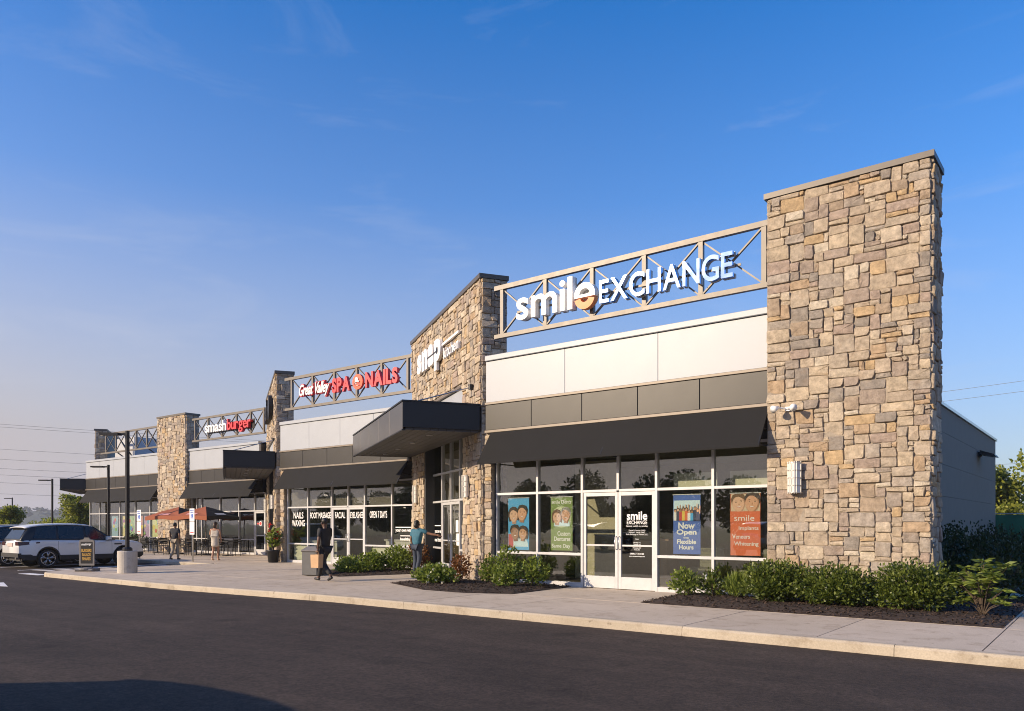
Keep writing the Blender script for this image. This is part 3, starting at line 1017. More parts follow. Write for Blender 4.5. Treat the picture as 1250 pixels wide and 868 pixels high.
# side wall, roof, rear
for za, zb in ((.95, 2.505), (2.515, 3.655), (3.665, 4.815), (4.825, 5.74)):
    MB().wbox(-5.25, -5.0, 16.06, 46.4, za, zb).build('wall_panel', M_grey_wall, BLD)
MB().wbox(-5.3, -5.03, 16.06, 46.38, 0, 5.7).build('side_wall', M_dark, BLD)
MB().wbox(-5.3, -4.93, 16.06, 46.5, 5.742, 5.85).build('side_coping', M_steel, BLD)
wb = MB().wbox(-5.25, -4.95, 16.06, 46.42, -.2, .94).build('stone_base', M_mortar, BLD)
stone_face(Fr(-4.95, 16.1, math.pi / 2, 0), 0, 30.2, 0, .93, wb, 81, None, False)
MB().wbox(-61, -5.3, 46.0, 46.4, 0, 5.8).build('rear_wall', M_grey_wall, BLD)
MB().wbox(-61.4, -61.0, 28.2, 46.4, 0, 5.8).build('far_wall', M_grey_wall, BLD)
MB().slab([(-5.3, 15.9), (-12.4, 15.9), (-19.3, 20.2), (-27.2, 20.2), (-34.3, 24.2), (-54, 24.2), (-60.9, 28.4), (-60.9, 46), (-5.3, 46)], 4.9, 5.1).build('roof', M_roof, BLD)
MB().wbox(-53.6, -50.9, 24.6, 27.0, 5.1, 7.25).build('roof_screen', simple('screen_grey', (.42, .43, .45), .6), BLD)

# ------------------------------------------------------------------ shop signs on the trusses
def circle(cx, cz, r, n=28, a0=0, a1=360, sx=1.0):
    full = abs(a1 - a0) >= 360
    m = n if full else n + 1
    return [(cx + sx * r * math.cos(rad(a0 + (a1 - a0) * i / n)), cz + r * math.sin(rad(a0 + (a1 - a0) * i / n))) for i in range(m)]
def annulus(cx, cz, r0, r1, a0, a1, n=20):
    return circle(cx, cz, r1, n, a0, a1) + circle(cx, cz, r0, n, a1, a0)

S1 = thing('shop_sign', (-9, 15.3, 6.3), 'white and mirrored letters with an orange smile on the nearest roof truss', 'sign')
letters('smil', 'b_', F1, -11.80, -10.13, 6.56, .54, .16, .14, M_let_white, S1, gap=.07, ref='s')
ex, ez, er = -9.79, 6.845, .285
MB().prism(F1, annulus(ex, ez, er * .52, er, 2, 178), .16, .30).build('letter', M_let_white, S1)
MB().prism(F1, [(ex - er, ez - .055), (ex + er, ez - .055), (ex + er, ez + .012), (ex - er, ez + .012)], .162, .30).build('letter_bar', M_let_white, S1)
MB().prism(F1, annulus(ex, ez - .06, er * .40, er * .97, 190, 350), .164, .305).build('smile_arc', M_orange, S1)
MB().prism(F1, circle(ex, ez - .01, er * 1.04), .13, .16).build('letter_back', M_let_side, S1)
letters('EXCHANGE', 'x_', F1, -9.41, -6.22, 6.57, .53, .18, .09, M_let_mirror, S1, gap=.075, ref='E', name='mirrored_letter')
letters('EXCHANGE', 'x_', F1, -9.42, -6.21, 6.565, .54, .10, .078, M_let_side, S1, gap=.075, ref='E', name='letter_return')
letters('smil', 'b_', F1, -11.80, -10.13, 6.56, .54, .10, .058, M_let_side, S1, gap=.07, ref='s', name='letter_return')
MB().box(F1, -11.9, -6.1, .115, .14, 6.80, 6.85).build('raceway', M_truss, S1)

S2 = thing('shop_sign', (-23.3, 19.4, 6.3), 'red and white script and red block letters on truss above the nail salon', 'sign')
put_text('script_outline', 'great_r', F2, -26.2, -24.18, 6.60, 7.26, .14, .10, M_red, S2)
put_text('script_lettering', 'great_w', F2, -26.15, -24.24, 6.64, 7.22, .245, .03, M_let_white, S2)
letters('SPA', 's_', F2, -24.07, -23.02, 6.68, .56, .16, .12, M_red, S2, gap=.05, ref='P')
MB().prism(F2, circle(-22.59, 6.96, .29), .16, .26).build('round_badge', M_redorange, S2)
put_text('ampersand', 's_&', F2, -22.74, -22.44, 6.80, 7.13, .262, .03, M_let_white, S2)
letters('NAILS', 's_', F2, -22.14, -20.40, 6.68, .57, .16, .12, M_red, S2, gap=.05, ref='N')
MB().box(F2, -26.1, -20.4, .115, .138, 6.86, 6.90).build('raceway', M_black, S2)

S3 = thing('shop_sign', (-37.3, 23.1, 6.3), 'white then red lowercase letters on truss above the burger restaurant', 'sign')
letters('smash', 'k_', F3, -39.56, -37.46, 6.60, .40, .16, .16, M_let_white, S3, gap=.02, ref='s')
letters('burger', 'k_', F3, -37.38, -35.20, 6.60, .40, .16, .16, M_red, S3, gap=.02, ref='u')
MB().box(F3, -39.6, -35.1, .12, .145, 6.55, 7.05).build('sign_back', M_black, S3)

S4 = thing('shop_sign', tuple(TA.p(3.8, .1, 6.2)), 'heavy white lowercase letters on the sunlit stone tower face', 'sign')
letters('snap', 'h_', TA, 1.42, 4.46, 6.55, .68, .07, .09, M_let_white, S4, gap=.05, ref='n')
MB().box(TA, 2.85, 4.05, .161, .172, 6.83, 6.87).build('fork_handle', M_black, S4)
MB().prism(TA, circle(4.05, 6.86, .10, 14), .161, .172).build('fork_head', M_black, S4)
put_text('small_lettering', 'kitchen', TA, 4.68, 6.28, 6.47, 6.80, .06, .07, M_let_white, S4)
MB().box(TA, 4.5, 6.3, .07, .13, 6.90, 6.97).build('sign_rule', M_let_white, S4)

# dark bracket sign on the far tower seen edge-on
S5 = thing('shop_sign', tuple(TB.p(5.3, .1, 6.2)), 'dark sign letters seen edge-on on the far stone tower', 'sign')
letters('smash', 'k_', TB, 3.0, 5.2, 6.35, .62, .08, .20, M_black, S5, gap=.02, ref='s')
MB().prism(TB, circle(6.0, 6.75, .55), .08, .24).build('round_badge', M_black, S5)

# ------------------------------------------------------------------ wall lamps
def sconce(F, x, q, z, label):
    r = thing('wall_lamp', tuple(F.p(x, q, z)), label, 'lamp', 'wall lamps on the stonework')
    half = [(x + .125 * math.cos(rad(a)), .115 * math.sin(rad(a))) for a in range(0, 181, 18)]
    n = len(half)
    vs = [F.p(a, q + .03 + b, z + zz) for zz in (0, .6) for a, b in half]
    fs = [(i, i + 1, n + i + 1, n + i) for i in range(n - 1)] + [tuple(range(n)), tuple(reversed(range(n, 2 * n))), (0, n, 2 * n - 1, n - 1)]
    MB().add(vs, fs).build('diffuser', M_acryl, r)
    MB().box(F, x - .09, x + .09, q - .02, q + .03, z + .04, z + .56).build('back_plate', M_steel, r)
    for k in range(5):
        zz = z + .145 * k + (.0 if k else .005)
        ring = [(x + .135 * math.cos(rad(a)), .125 * math.sin(rad(a))) for a in range(0, 181, 15)]
        MB().tube([F.p(a, q + .03 + b, zz + .004) for a, b in ring], .009, 5).build('band', M_steel, r)
    for a in (60, 78, 102, 120, 20, 160):
        px, pq = x + .135 * math.cos(rad(a)), .125 * math.sin(rad(a))
        MB().bar(F.p(px, q + .03 + pq, z - .01), F.p(px, q + .03 + pq, z + .61), .012).build('upright', M_steel, r)
M_acryl = simple('lamp_acrylic', (.74, .72, .68), .4, var=.03)
sconce(PR, .57, .06, 2.10, 'steel caged white wall lamp on the big right-hand stone pier')
sconce(TA, 6.95, .06, 2.25, 'steel caged wall lamp on stone column right of the corner entrance')
sconce(TA, .95, .06, 2.25, 'steel caged wall lamp on stone column left of the corner entrance')
sconce(TB, 6.95, .06, 2.25, 'small caged wall lamp on far tower column beside the potted plant')
sconce(TB, .95, .06, 2.25, 'small caged wall lamp on far tower column beside the restaurant door')

fl = thing('flood_light', tuple(PR.p(.42, .05, 3.7)), 'small white twin-head security light above the wall lamp on stone pier', 'light')
MB().box(PR, .38, .47, .03, .10, 3.70, 3.78).build('base_plate', M_let_white, fl)
for sx, tilt in ((.30, -.12), (.55, .12)):
    a = PR.p(.42, .1, 3.74); b = PR.p(sx, .22, 3.76)
    MB().tube([a, b], .015, 6).build('arm', M_let_white, fl)
    c = PR.p(sx + tilt * .6, .34, 3.72)
    MB().tube([b, b.lerp(c, .5), c], [.03, .05, .075], 10).build('lamp_head', M_let_white, fl, True)
wp = thing('wall_pack', (-4.9, 42.6, 4.35), 'black wall light high on the shaded grey side wall', 'light')
MB().wbox(-5.0, -4.9, 40.3, 40.7, 4.55, 4.75).build('mount', M_black, wp)
MB().add([(-4.9, 39.9, 4.62), (-4.9, 41.1, 4.62), (-4.3, 41.1, 4.50), (-4.3, 39.9, 4.50), (-4.9, 39.9, 4.80), (-4.9, 41.1, 4.80), (-4.35, 41.1, 4.60), (-4.35, 39.9, 4.60)],
         [(0, 1, 2, 3), (4, 7, 6, 5), (0, 4, 5, 1), (1, 5, 6, 2), (2, 6, 7, 3), (3, 7, 4, 0)]).build('housing', M_black, wp)

# ------------------------------------------------------------------ window posters and lettering
def flat(name, F, poly, q, mat, par, t=.0012):
    return MB().prism(F, poly, q, q + t).build(name, mat, par)
def rect(x0, x1, z0, z1): return [(x0, z0), (x1, z0), (x1, z1), (x0, z1)]
def pm(name, c, r=.55): return simple(name, c, r, var=.04)
K_sky = pm('print_cyan', (.08, .42, .78)); K_pale = pm('print_pale', (.62, .80, .90)); K_green = pm('print_green', (.20, .29, .075))
K_blue = pm('print_blue', (.055, .14, .50)); K_org = pm('print_coral', (.70, .155, .055)); K_wh = pm('print_white', (.82, .82, .80))
SK = [pm('print_skin_%d' % i, c) for i, c in enumerate(((.68, .38, .24), (.60, .32, .18), (.36, .17, .09), (.74, .46, .32)))]
HA = [pm('print_hair_%d' % i, c) for i, c in enumerate(((.045, .022, .015), (.02, .015, .012), (.16, .08, .035), (.30, .28, .26)))]
K_lip = pm('print_lip', (.45, .07, .06)); K_red = pm('print_red', (.55, .05, .05)); K_yel = pm('print_yellow', (.75, .55, .10)); K_navy = pm('print_navy', (.03, .04, .10))
def portrait(F, cx, cz, r, skin, hair, q, par, long=False, tilt=0.0):
    """flat printed face: hair, neck, face with a shaded cheek, eyes, teeth"""
    rot = lambda P: [(cx + (x - cx) * math.cos(tilt) - (z - cz) * math.sin(tilt), cz + (x - cx) * math.sin(tilt) + (z - cz) * math.cos(tilt)) for x, z in P]
    if long:
        hp = [(cx - r * .80, cz - r * .95), (cx - r * .98, cz - r * .2), (cx - r * .93, cz + r * .45), (cx - r * .62, cz + r * .95), (cx - r * .1, cz + r * 1.16), (cx + r * .45, cz + r * 1.06),
              (cx + r * .86, cz + r * .62), (cx + r * .98, cz - r * .1), (cx + r * .88, cz - r * .9), (cx + r * .45, cz - r * .7), (cx - r * .4, cz - r * .75)]
    else:
        hp = [(cx - r * .80, cz - r * .05), (cx - r * .86, cz + r * .45), (cx - r * .60, cz + r * .92), (cx - r * .05, cz + r * 1.08), (cx + r * .55, cz + r * .96), (cx + r * .86, cz + r * .48), (cx + r * .80, cz - r * .05)]
    flat('printed_hair', F, rot(hp), q, hair, par)
    sh = SHD[SK.index(skin)]
    flat('printed_neck', F, rot(rect(cx - r * .34, cx + r * .36, cz - r * 1.25, cz - r * .6)), q + .0010, sh, par)
    oval = lambda s, dx=0: [(cx + dx + s * r * .74 * math.cos(rad(a)) * (1 - .16 * max(0, -math.sin(rad(a)))), cz - r * .12 + s * r * .98 * math.sin(rad(a)) * (1 if math.sin(rad(a)) < 0 else .86)) for a in range(0, 360, 18)]
    flat('printed_cheek', F, rot(oval(1.0)), q + .0018, sh, par)
    flat('printed_face', F, rot(oval(.90, -r * .06)), q + .0026, skin, par)
    flat('printed_fringe', F, rot([(cx - r * .72, cz + r * .30), (cx - r * .55, cz + r * .62), (cx + r * .05, cz + r * .66), (cx + r * .70, cz + r * .28), (cx + r * .58, cz + r * .86), (cx, cz + r * .98), (cx - r * .60, cz + r * .84)]), q + .0032, hair, par)
    for s in (-1, 1):
        flat('printed_eye', F, rot(circle(cx + s * r * .30, cz + r * .06, r * .045, 8, sx=1.7)), q + .0034, HA[0], par)
        flat('printed_brow', F, rot([(cx + s * r * .14, cz + r * .20), (cx + s * r * .46, cz + r * .18), (cx + s * r * .30, cz + r * .255)]), q + .0034, hair, par)
    flat('printed_nose', F, rot([(cx - r * .08, cz - r * .26), (cx + r * .12, cz - r * .26), (cx + r * .05, cz - r * .02)]), q + .0034, sh, par)
    flat('printed_lips', F, rot([(cx - r * .30, cz - r * .41), (cx + r * .30, cz - r * .41), (cx + r * .16, cz - r * .54), (cx, cz - r * .57), (cx - r * .16, cz - r * .54)]), q + .0034, K_lip, par)
    flat('printed_smile', F, rot([(cx - r * .25, cz - r * .42), (cx + r * .25, cz - r * .42), (cx + r * .13, cz - r * .51), (cx - r * .13, cz - r * .51)]), q + .0042, K_wh, par)
SHD = [pm('print_shade_%d' % i, c) for i, c in enumerate(((.46, .23, .13), (.40, .19, .10), (.22, .095, .05), (.52, .29, .19)))]

PQ = -.055 + .004          # posters hang just behind the glass
def poster(x0, x1, z0, z1, mat, label):
    t = thing('window_poster', tuple(F1.p((x0 + x1) / 2, -.09, z0)), label, 'poster')
    MB().box(F1, x0, x1, -.105, -.1015, z0, z1).build('sheet', mat, t)
    MB().box(F1, x0 - .015, x1 + .015, -.11, -.09, z1, z1 + .018).build('hanging_rail', M_alu, t)
    return t
q = -.1005
t = poster(-12.37, -11.70, .85, 2.16, K_sky, 'light blue poster of four smiling faces in the leftmost window')
flat('printed_shirt', F1, circle(-12.04, .93, .30, 20, 0, 180, sx=1.05), q, K_pale, t)
flat('printed_shirt', F1, rect(-12.36, -12.20, .9, 1.25), q + .0002, K_red, t)
portrait(F1, -12.19, 1.74, .185, SK[3], HA[0], q + .001, t, True, .08)
portrait(F1, -11.91, 1.79, .195, SK[0], HA[1], q + .007, t, False, -.1)
portrait(F1, -12.14, 1.30, .185, SK[2], HA[1], q + .013, t, False, .1)
portrait(F1, -11.88, 1.28, .165, SK[1], HA[0], q + .019, t, True, -.08)
t = poster(-11.03, -10.39, .86, 2.16, K_green, 'green denture poster with an older couple left of the white double doors')
put_text('printed_words', 'p2a', F1, -11.0, -10.43, 2.00, 2.09, q, .001, K_wh, t)
flat('photo_glow', F1, circle(-10.71, 1.68, .26, 24, sx=1.12), q, pm('print_pale_green', (.55, .62, .35)), t)
flat('printed_shirt', F1, circle(-10.70, 1.45, .2, 20, 0, 180, sx=1.2), q + .0015, K_pale, t)
portrait(F1, -10.84, 1.68, .165, SK[3], HA[2], q + .003, t, True)
portrait(F1, -10.58, 1.74, .17, SK[0], HA[3], q + .009, t)
for key, xa, za, zb in (('p2b', -10.83, 1.22, 1.33), ('p2c', -10.93, 1.09, 1.20), ('p2d', -11.0, .90, 1.02)):
    put_text('printed_words', key, F1, xa, -10.45, za, zb, q, .001, K_wh, t)
t = poster(-7.73, -7.09, .85, 2.14, K_blue, 'blue opening poster with a cheering crowd right of the white double doors')
flat('photo_sky', F1, rect(-7.72, -7.10, 1.66, 2.02), q, K_pale, t)
rr = random.Random(3)
for k in range(9):
    cx = -7.68 + .068 * k; cz = 1.80 + rr.uniform(-.03, .05); qq = q + .002 + .004 * k
    c = [K_wh, K_navy, K_red, K_yel, K_org, K_wh, K_sky, K_navy, K_navy][k]
    flat('printed_body', F1, rect(cx - .04, cx + .045, 1.58, cz - .03), qq, c, t)
    flat('printed_arm', F1, [(cx + .03, cz - .06), (cx + .055, cz - .06), (cx + .06, cz + .11), (cx + .04, cz + .11)], qq + .0012, SK[k % 4], t)
    flat('printed_hair', F1, circle(cx, cz + .015, .036, 10), qq + .0012, HA[k % 3], t)
    flat('printed_face', F1, circle(cx, cz, .03, 10, sx=.8), qq + .0026, SK[(k * 3) % 4], t)
for key, xa, xb, za, zb in (('p3a', -7.61, -7.22, 1.40, 1.54), ('p3b', -7.65, -7.18, 1.24, 1.39), ('p3c', -7.49, -7.36, 1.185, 1.225), ('p3d', -7.64, -7.19, 1.07, 1.17), ('p3e', -7.59, -7.25, .95, 1.05)):
    put_text('printed_words', key, F1, xa, xb, za, zb, q, .001, K_wh, t)
t = poster(-6.42, -5.78, .85, 2.14, K_org, 'orange dental poster with a smiling couple beside the stone pier')
flat('photo_ground', F1, rect(-6.41, -5.79, 1.77, 2.13), q, pm('print_beige', (.66, .52, .38)), t)
portrait(F1, -6.24, 1.95, .19, SK[3], HA[2], q + .001, t, False, .1)
portrait(F1, -5.95, 1.96, .20, SK[0], HA[0], q + .007, t, False, -.08)
flat('photo_edge', F1, rect(-6.42, -5.78, 1.55, 1.765), q + .016, K_org, t)
for key, xa, xb, za, zb in (('p4a', -6.33, -5.90, 1.57, 1.69), ('p4b', -6.24, -5.82, 1.36, 1.46), ('p4c', -6.38, -6.0, 1.20, 1.29), ('p4d', -6.34, -5.82, 1.03, 1.14)):
    put_text('printed_words', key, F1, xa, xb, za, zb, q + (.018 if key == 'p4a' else 0), .001, K_wh, t)

def decal(label, F, q, items, loc):
    t = thing('window_lettering', loc, label, 'lettering')
    for it in items:
        if isinstance(it[0], str): put_text('lettering', it[0], F, *it[1:], q, .002, K_wh, t)
        else: flat('lettering_rule', F, rect(*it[0]), q, K_wh, t)
    return t
decal('small white door lettering with hours and phone number on right door leaf', F1, -.043,
      [('d1', -8.86, -8.34, 1.60, 1.79), ('d2', -8.86, -8.34, 1.50, 1.585), ('d3', -8.87, -8.33, 1.44, 1.48), ('d4', -8.88, -8.32, 1.245, 1.375),
       ('d5', -8.72, -8.48, .90, 1.18), ('d6', -8.78, -8.42, .80, .85), ('d7', -8.80, -8.40, .755, .785)], tuple(F1.p(-8.6, -.04, .7)))
dq = -.052
decal('white two-line nail and waxing lettering in salon window beside potted plant', F2, dq, [('w0', -26.95, -26.3, 1.82, 2.08), ('w1', -27.05, -26.2, 1.50, 1.76)], tuple(F2.p(-26.6, -.05, 1.4)))
decal('white massage lettering in the salon window left of its doors', F2, dq, [('w2', -25.85, -24.55, 1.82, 2.06)], tuple(F2.p(-25.2, -.05, 1.8)))
decal('white facial lettering on the left salon door leaf', F2, -.043, [('w3', -24.27, -23.66, 1.82, 2.06)], tuple(F2.p(-24, -.05, 1.8)))
decal('white eyelash lettering on the right salon door leaf', F2, -.043, [('w4', -23.35, -22.62, 1.82, 2.06)], tuple(F2.p(-23, -.05, 1.8)))
decal('white opening days lettering in the salon window right of its doors', F2, dq, [('w5', -22.25, -21.3, 1.82, 2.08)], tuple(F2.p(-21.8, -.05, 1.8)))
decal('white slogan lines in the window left of the corner entrance column', F2, dq,
      [((-20.85, -20.05, 1.46, 1.49),), ('e1', -20.85, -20.0, 1.28, 1.40), ((-20.6, -20.05, 1.15, 1.18),), ('e2', -20.6, -20.05, .97, 1.10), ('e3', -20.85, -20.05, .72, .84)], tuple(F2.p(-20.4, -.05, .7)))
decal('white slogan lines on the glass beside the corner entrance door', TA, -.312,
      [((1.98, 2.75, 1.46, 1.49),), ('e1', 1.98, 2.85, 1.20, 1.32), ('e3', 1.98, 2.85, .95, 1.07)], tuple(TA.p(2.4, -.3, .9)))
for x, z in ((4.55, 1.28), (4.62, .88)):
    t = thing('door_notice', tuple(TA.p(x, -.3, z)), 'white paper notice taped to corner entrance door, ' + ('upper one' if z > 1 else 'lower one'), 'notice')
    flat('paper', TA, rect(x, x + .28, z, z + .36), -.300, K_wh, t)

# panels seen inside the windows
for xa, xb in ((-8.02, -6.85), (-6.70, -5.62)):
    MB().box(F1, xa + .12, xb - .02, -.5, -.46, 2.33, 2.64).build('window_bulkhead', M_cream, BLD)
for a, b in zip([-27.31, -25.96, -24.46, -22.50], [-25.96, -24.46, -22.50, -21.01]):
    MB().box(F2, a + .05, b - .05, -.16, -.14, 2.32, 2.90).build('window_blind', M_blind, BLD)
for a, b in zip([-27.31, -25.96, -22.50], [-25.96, -24.46, -21.01]):
    MB().box(F2, a + .28, b - .05, -.16, -.14, .12, .74).build('window_film', M_cream, BLD)
# furniture just inside
def indoor(name, F, boxes, mat, label, cat):
    mb = MB()
    for b in boxes: mb.cbox(F, *b, .01)
    return tag(mb.build(name, mat), label, cat)
M_seat = simple('chair_vinyl', (.17, .17, .12), .6)
indoor('waiting_chair', F1, [(-6.55, -5.95, -1.5, -.9, .38, .50), (-6.55, -5.95, -1.62, -1.5, .38, .95), (-6.55, -6.5, -1.5, -.95, 0, .38), (-6.0, -5.95, -1.5, -.95, 0, .38)], M_seat, 'olive waiting chair inside the window with the orange poster', 'chair')
indoor('waiting_chair', F1, [(-7.75, -7.15, -1.5, -.9, .38, .50), (-7.75, -7.15, -1.62, -1.5, .38, .95), (-7.75, -7.70, -1.5, -.95, 0, .38), (-7.2, -7.15, -1.5, -.95, 0, .38)], M_seat, 'olive waiting chair inside the window with the blue poster', 'chair')
indoor('reception_desk', F1, [(-11.9, -9.6, -4.2, -3.5, 0, 1.05), (-12.0, -9.5, -4.25, -3.4, 1.05, 1.10)], simple('desk_wood', (.20, .11, .06), .5), 'brown reception desk deep inside the nearest shop', 'desk')
indoor('salon_counter', F2, [(-22.3, -20.9, -1.4, -.9, .1, .95), (-22.35, -20.85, -1.45, -.85, .95, 1.0)], simple('counter_white', (.55, .54, .50), .5), 'pale counter inside the salon window with opening days lettering', 'counter')
indoor('salon_counter', F2, [(-26.9, -25.2, -1.4, -.9, .1, .85), (-26.95, -25.15, -1.45, -.85, .85, .9)], MATS['counter_white'], 'pale counter inside the salon window left of its doors', 'counter')
# bright sheets in the far-left shop windows
fc = [(.10, .35, .55), (.75, .60, .10), (.20, .45, .12), (.65, .12, .06), (.35, .08, .40), (.70, .70, .15)]
for k, (x, z) in enumerate(((-51.0, 1.1), (-49.5, 1.0), (-48.8, 1.05), (-47.6, 1.0), (-46.9, 1.15), (-45.7, 1.0))):
    t = thing('window_poster', tuple(F3.p(x, -.1, z)), ['blue', 'yellow', 'green', 'red', 'purple', 'lime'][k] + ' picture sheet hanging in the far-left shop window', 'poster')
    MB().box(F3, x - .45, x + .45, -.105, -.10, .80, 2.10).build('sheet', pm('far_sheet_%d' % k, tuple(min(.8, c * .6 + .25) for c in fc[k])), t)
    rr = random.Random(k)
    for j in range(5):
        xx, zz = x + rr.uniform(-.28, .28), rr.uniform(.95, 1.95)
        flat('printed_shape', F3, circle(xx, zz, rr.uniform(.08, .17), 10), -.099 + .0015 * j, pm('far_print_%d_%d' % (k, j), fc[(k + j) % 6]), t)
t = thing('door_sticker', tuple(F3.p(-34.9, -.04, 1.5)), 'red and white round sticker on the restaurant glass door', 'sticker')
flat('disc', F3, circle(-34.85, 1.62, .13, 16), -.043, K_wh, t); flat('ring', F3, circle(-34.85, 1.62, .10, 16), -.0415, K_red, t)
flat('tail', F3, rect(-35.15, -34.97, 1.58, 1.66), -.043, K_red, t)

# ------------------------------------------------------------------ mulch beds and plants
def in_poly(x, y, P):
    c = False
    for i in range(len(P)):
        x1, y1 = P[i]; x2, y2 = P[i - 1]
        if (y1 > y) != (y2 > y) and x < (x2 - x1) * (y - y1) / (y2 - y1) + x1: c = not c
    return c
def edge_d(x, y, P):
    d = 9
    for i in range(len(P)):
        a = Vector(P[i]); b = Vector(P[i - 1]); p = Vector((x, y))
        t = max(0, min(1, (p - a).dot(b - a) / (b - a).length_squared))
        d = min(d, (p - (a + (b - a) * t)).length)
    return d
def bed(P, seed):
    """mulch mound: fine relief mesh, cut to the outline, plus loose chips"""
    xs = [p[0] for p in P]; ys = [p[1] for p in P]
    bm = bmesh.new()
    vs = [bm.verts.new((x, y, 0)) for x, y in P]
    bm.faces.new(vs)
    st = .13
    for ax, lo, hi in ((0, min(xs), max(xs)), (1, min(ys), max(ys))):
        k = lo + st
        while k < hi:
            no = (1, 0, 0) if ax == 0 else (0, 1, 0)
            co = (k, 0, 0) if ax == 0 else (0, k, 0)
            bmesh.ops.bisect_plane(bm, geom=bm.verts[:] + bm.edges[:] + bm.faces[:], plane_co=co, plane_no=no)
            k += st
    for v in bm.verts:
        d = edge_d(v.co.x, v.co.y, P)
        h = .012 + .055 * min(1, d / .35)
        v.co.z = gz(v.co.x) + (h + mnoise.noise((v.co.x * 6, v.co.y * 6, seed)) * .014 if d > .01 else .004)
    o0 = Vector((sum(xs) / len(xs), sum(ys) / len(ys), gz(xs[0])))
    for v in bm.verts: v.co -= o0
    me = bpy.data.meshes.new('mulch_bed'); bm.to_mesh(me); bm.free()
    b = tag(link('mulch_bed', me, M_mulch, None, o0), kind='stuff')
    n = int((max(xs) - min(xs)) * (max(ys) - min(ys)) * 260)
    Q = []
    r = np.random.default_rng(seed)
    while len(Q) < n:
        x, y = r.uniform(min(xs), max(xs)), r.uniform(min(ys), max(ys))
        n -= 0 if in_poly(x, y, P) else 1
        if not in_poly(x, y, P): continue
        d = edge_d(x, y, P)
        z = gz(x) + .014 + .055 * min(1, d / .35) + r.uniform(0, .012)
        a = r.uniform(0, 6.28); L = r.uniform(.015, .05); w = r.uniform(.005, .012)
        dx, dy = math.cos(a) * L, math.sin(a) * L
        t = r.uniform(-.02, .02)
        Q.append([(x - dx + dy * w / L, y - dy - dx * w / L, z - t), (x - dx - dy * w / L, y - dy + dx * w / L, z - t + .004), (x + dx - dy * w / L, y + dy + dx * w / L, z + t + .004), (x + dx + dy * w / L, y + dy - dx * w / L, z + t)])
    me = quads_mesh(np.array(Q) - np.array(o0), 'chips')
    link('mulch_chips', me, M_mulch_chip, b, o0)['kind'] = 'stuff'

bed([(-7.2, 13.12), (-1.32, 13.12), (-1.32, 18.65), (-4.9, 18.65), (-4.9, 16.1), (-2.55, 16.1), (-2.55, 15.13), (-5.55, 15.13), (-5.55, 15.42), (-7.4, 15.42)], 1)
bed([tuple(TA.p(7.35, .1, 0).xy), tuple(TA.p(7.3, 2.25, 0).xy), (-12.5, 12.62), (-11.2, 12.62), (-10.25, 13.1), (-10.3, 15.42), (-12.7, 15.42), (-12.9, 15.2)], 2)
bed([tuple(TA.p(3.4, .1, 0).xy), tuple(TA.p(3.75, 3.1, 0).xy), tuple(TA.p(2.6, 3.3, 0).xy), (-20.9, 16.3), (-21.9, 19.4), (-20.1, 19.4)], 3)
bed([(-4.9, 20.05), (-1.32, 20.05), (-1.32, 45), (-4.9, 45)], 4)

M_lf_ever = leaf_mat('leaf_evergreen', (.028, .05, .008), (.16, .195, .036), .26, .42)
M_lf_bright = leaf_mat('leaf_bright', (.045, .08, .012), (.25, .30, .06), .32, .45)
M_lf_tree = leaf_mat('leaf_tree', (.085, .115, .018), (.34, .35, .06), .4, .5)
M_lf_red = leaf_mat('leaf_bronze', (.09, .035, .012), (.24, .10, .03), .25, .5)
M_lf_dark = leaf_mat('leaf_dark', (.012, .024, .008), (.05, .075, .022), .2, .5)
M_petal = leaf_mat('petal_white', (.6, .6, .5), (.8, .8, .75), .2, .5)
M_petal_red = leaf_mat('petal_red', (.45, .02, .02), (.7, .05, .03), .2, .5)
M_bark = simple('bark', (.09, .065, .045), .9, var=.3, scale=12, bump=.6)

def leaves(P, D, L, Wd, r):
    """diamond leaves at points P pointing along D"""
    n = len(P)
    D = D / np.maximum(1e-6, np.linalg.norm(D, axis=1))[:, None]
    A = r.normal(size=(n, 3)); S = np.cross(D, A); S /= np.maximum(1e-6, np.linalg.norm(S, axis=1))[:, None]
    N = np.cross(D, S)
    L = L[:, None]; w = Wd[:, None]
    return np.stack([P, P + D * L * .5 + S * w + N * L * .06, P + D * L, P + D * L * .5 - S * w + N * L * .06], 1)

def bump3(P, f, seed):
    return np.array([mnoise.noise((p[0] * f + seed, p[1] * f, p[2] * f)) for p in P])

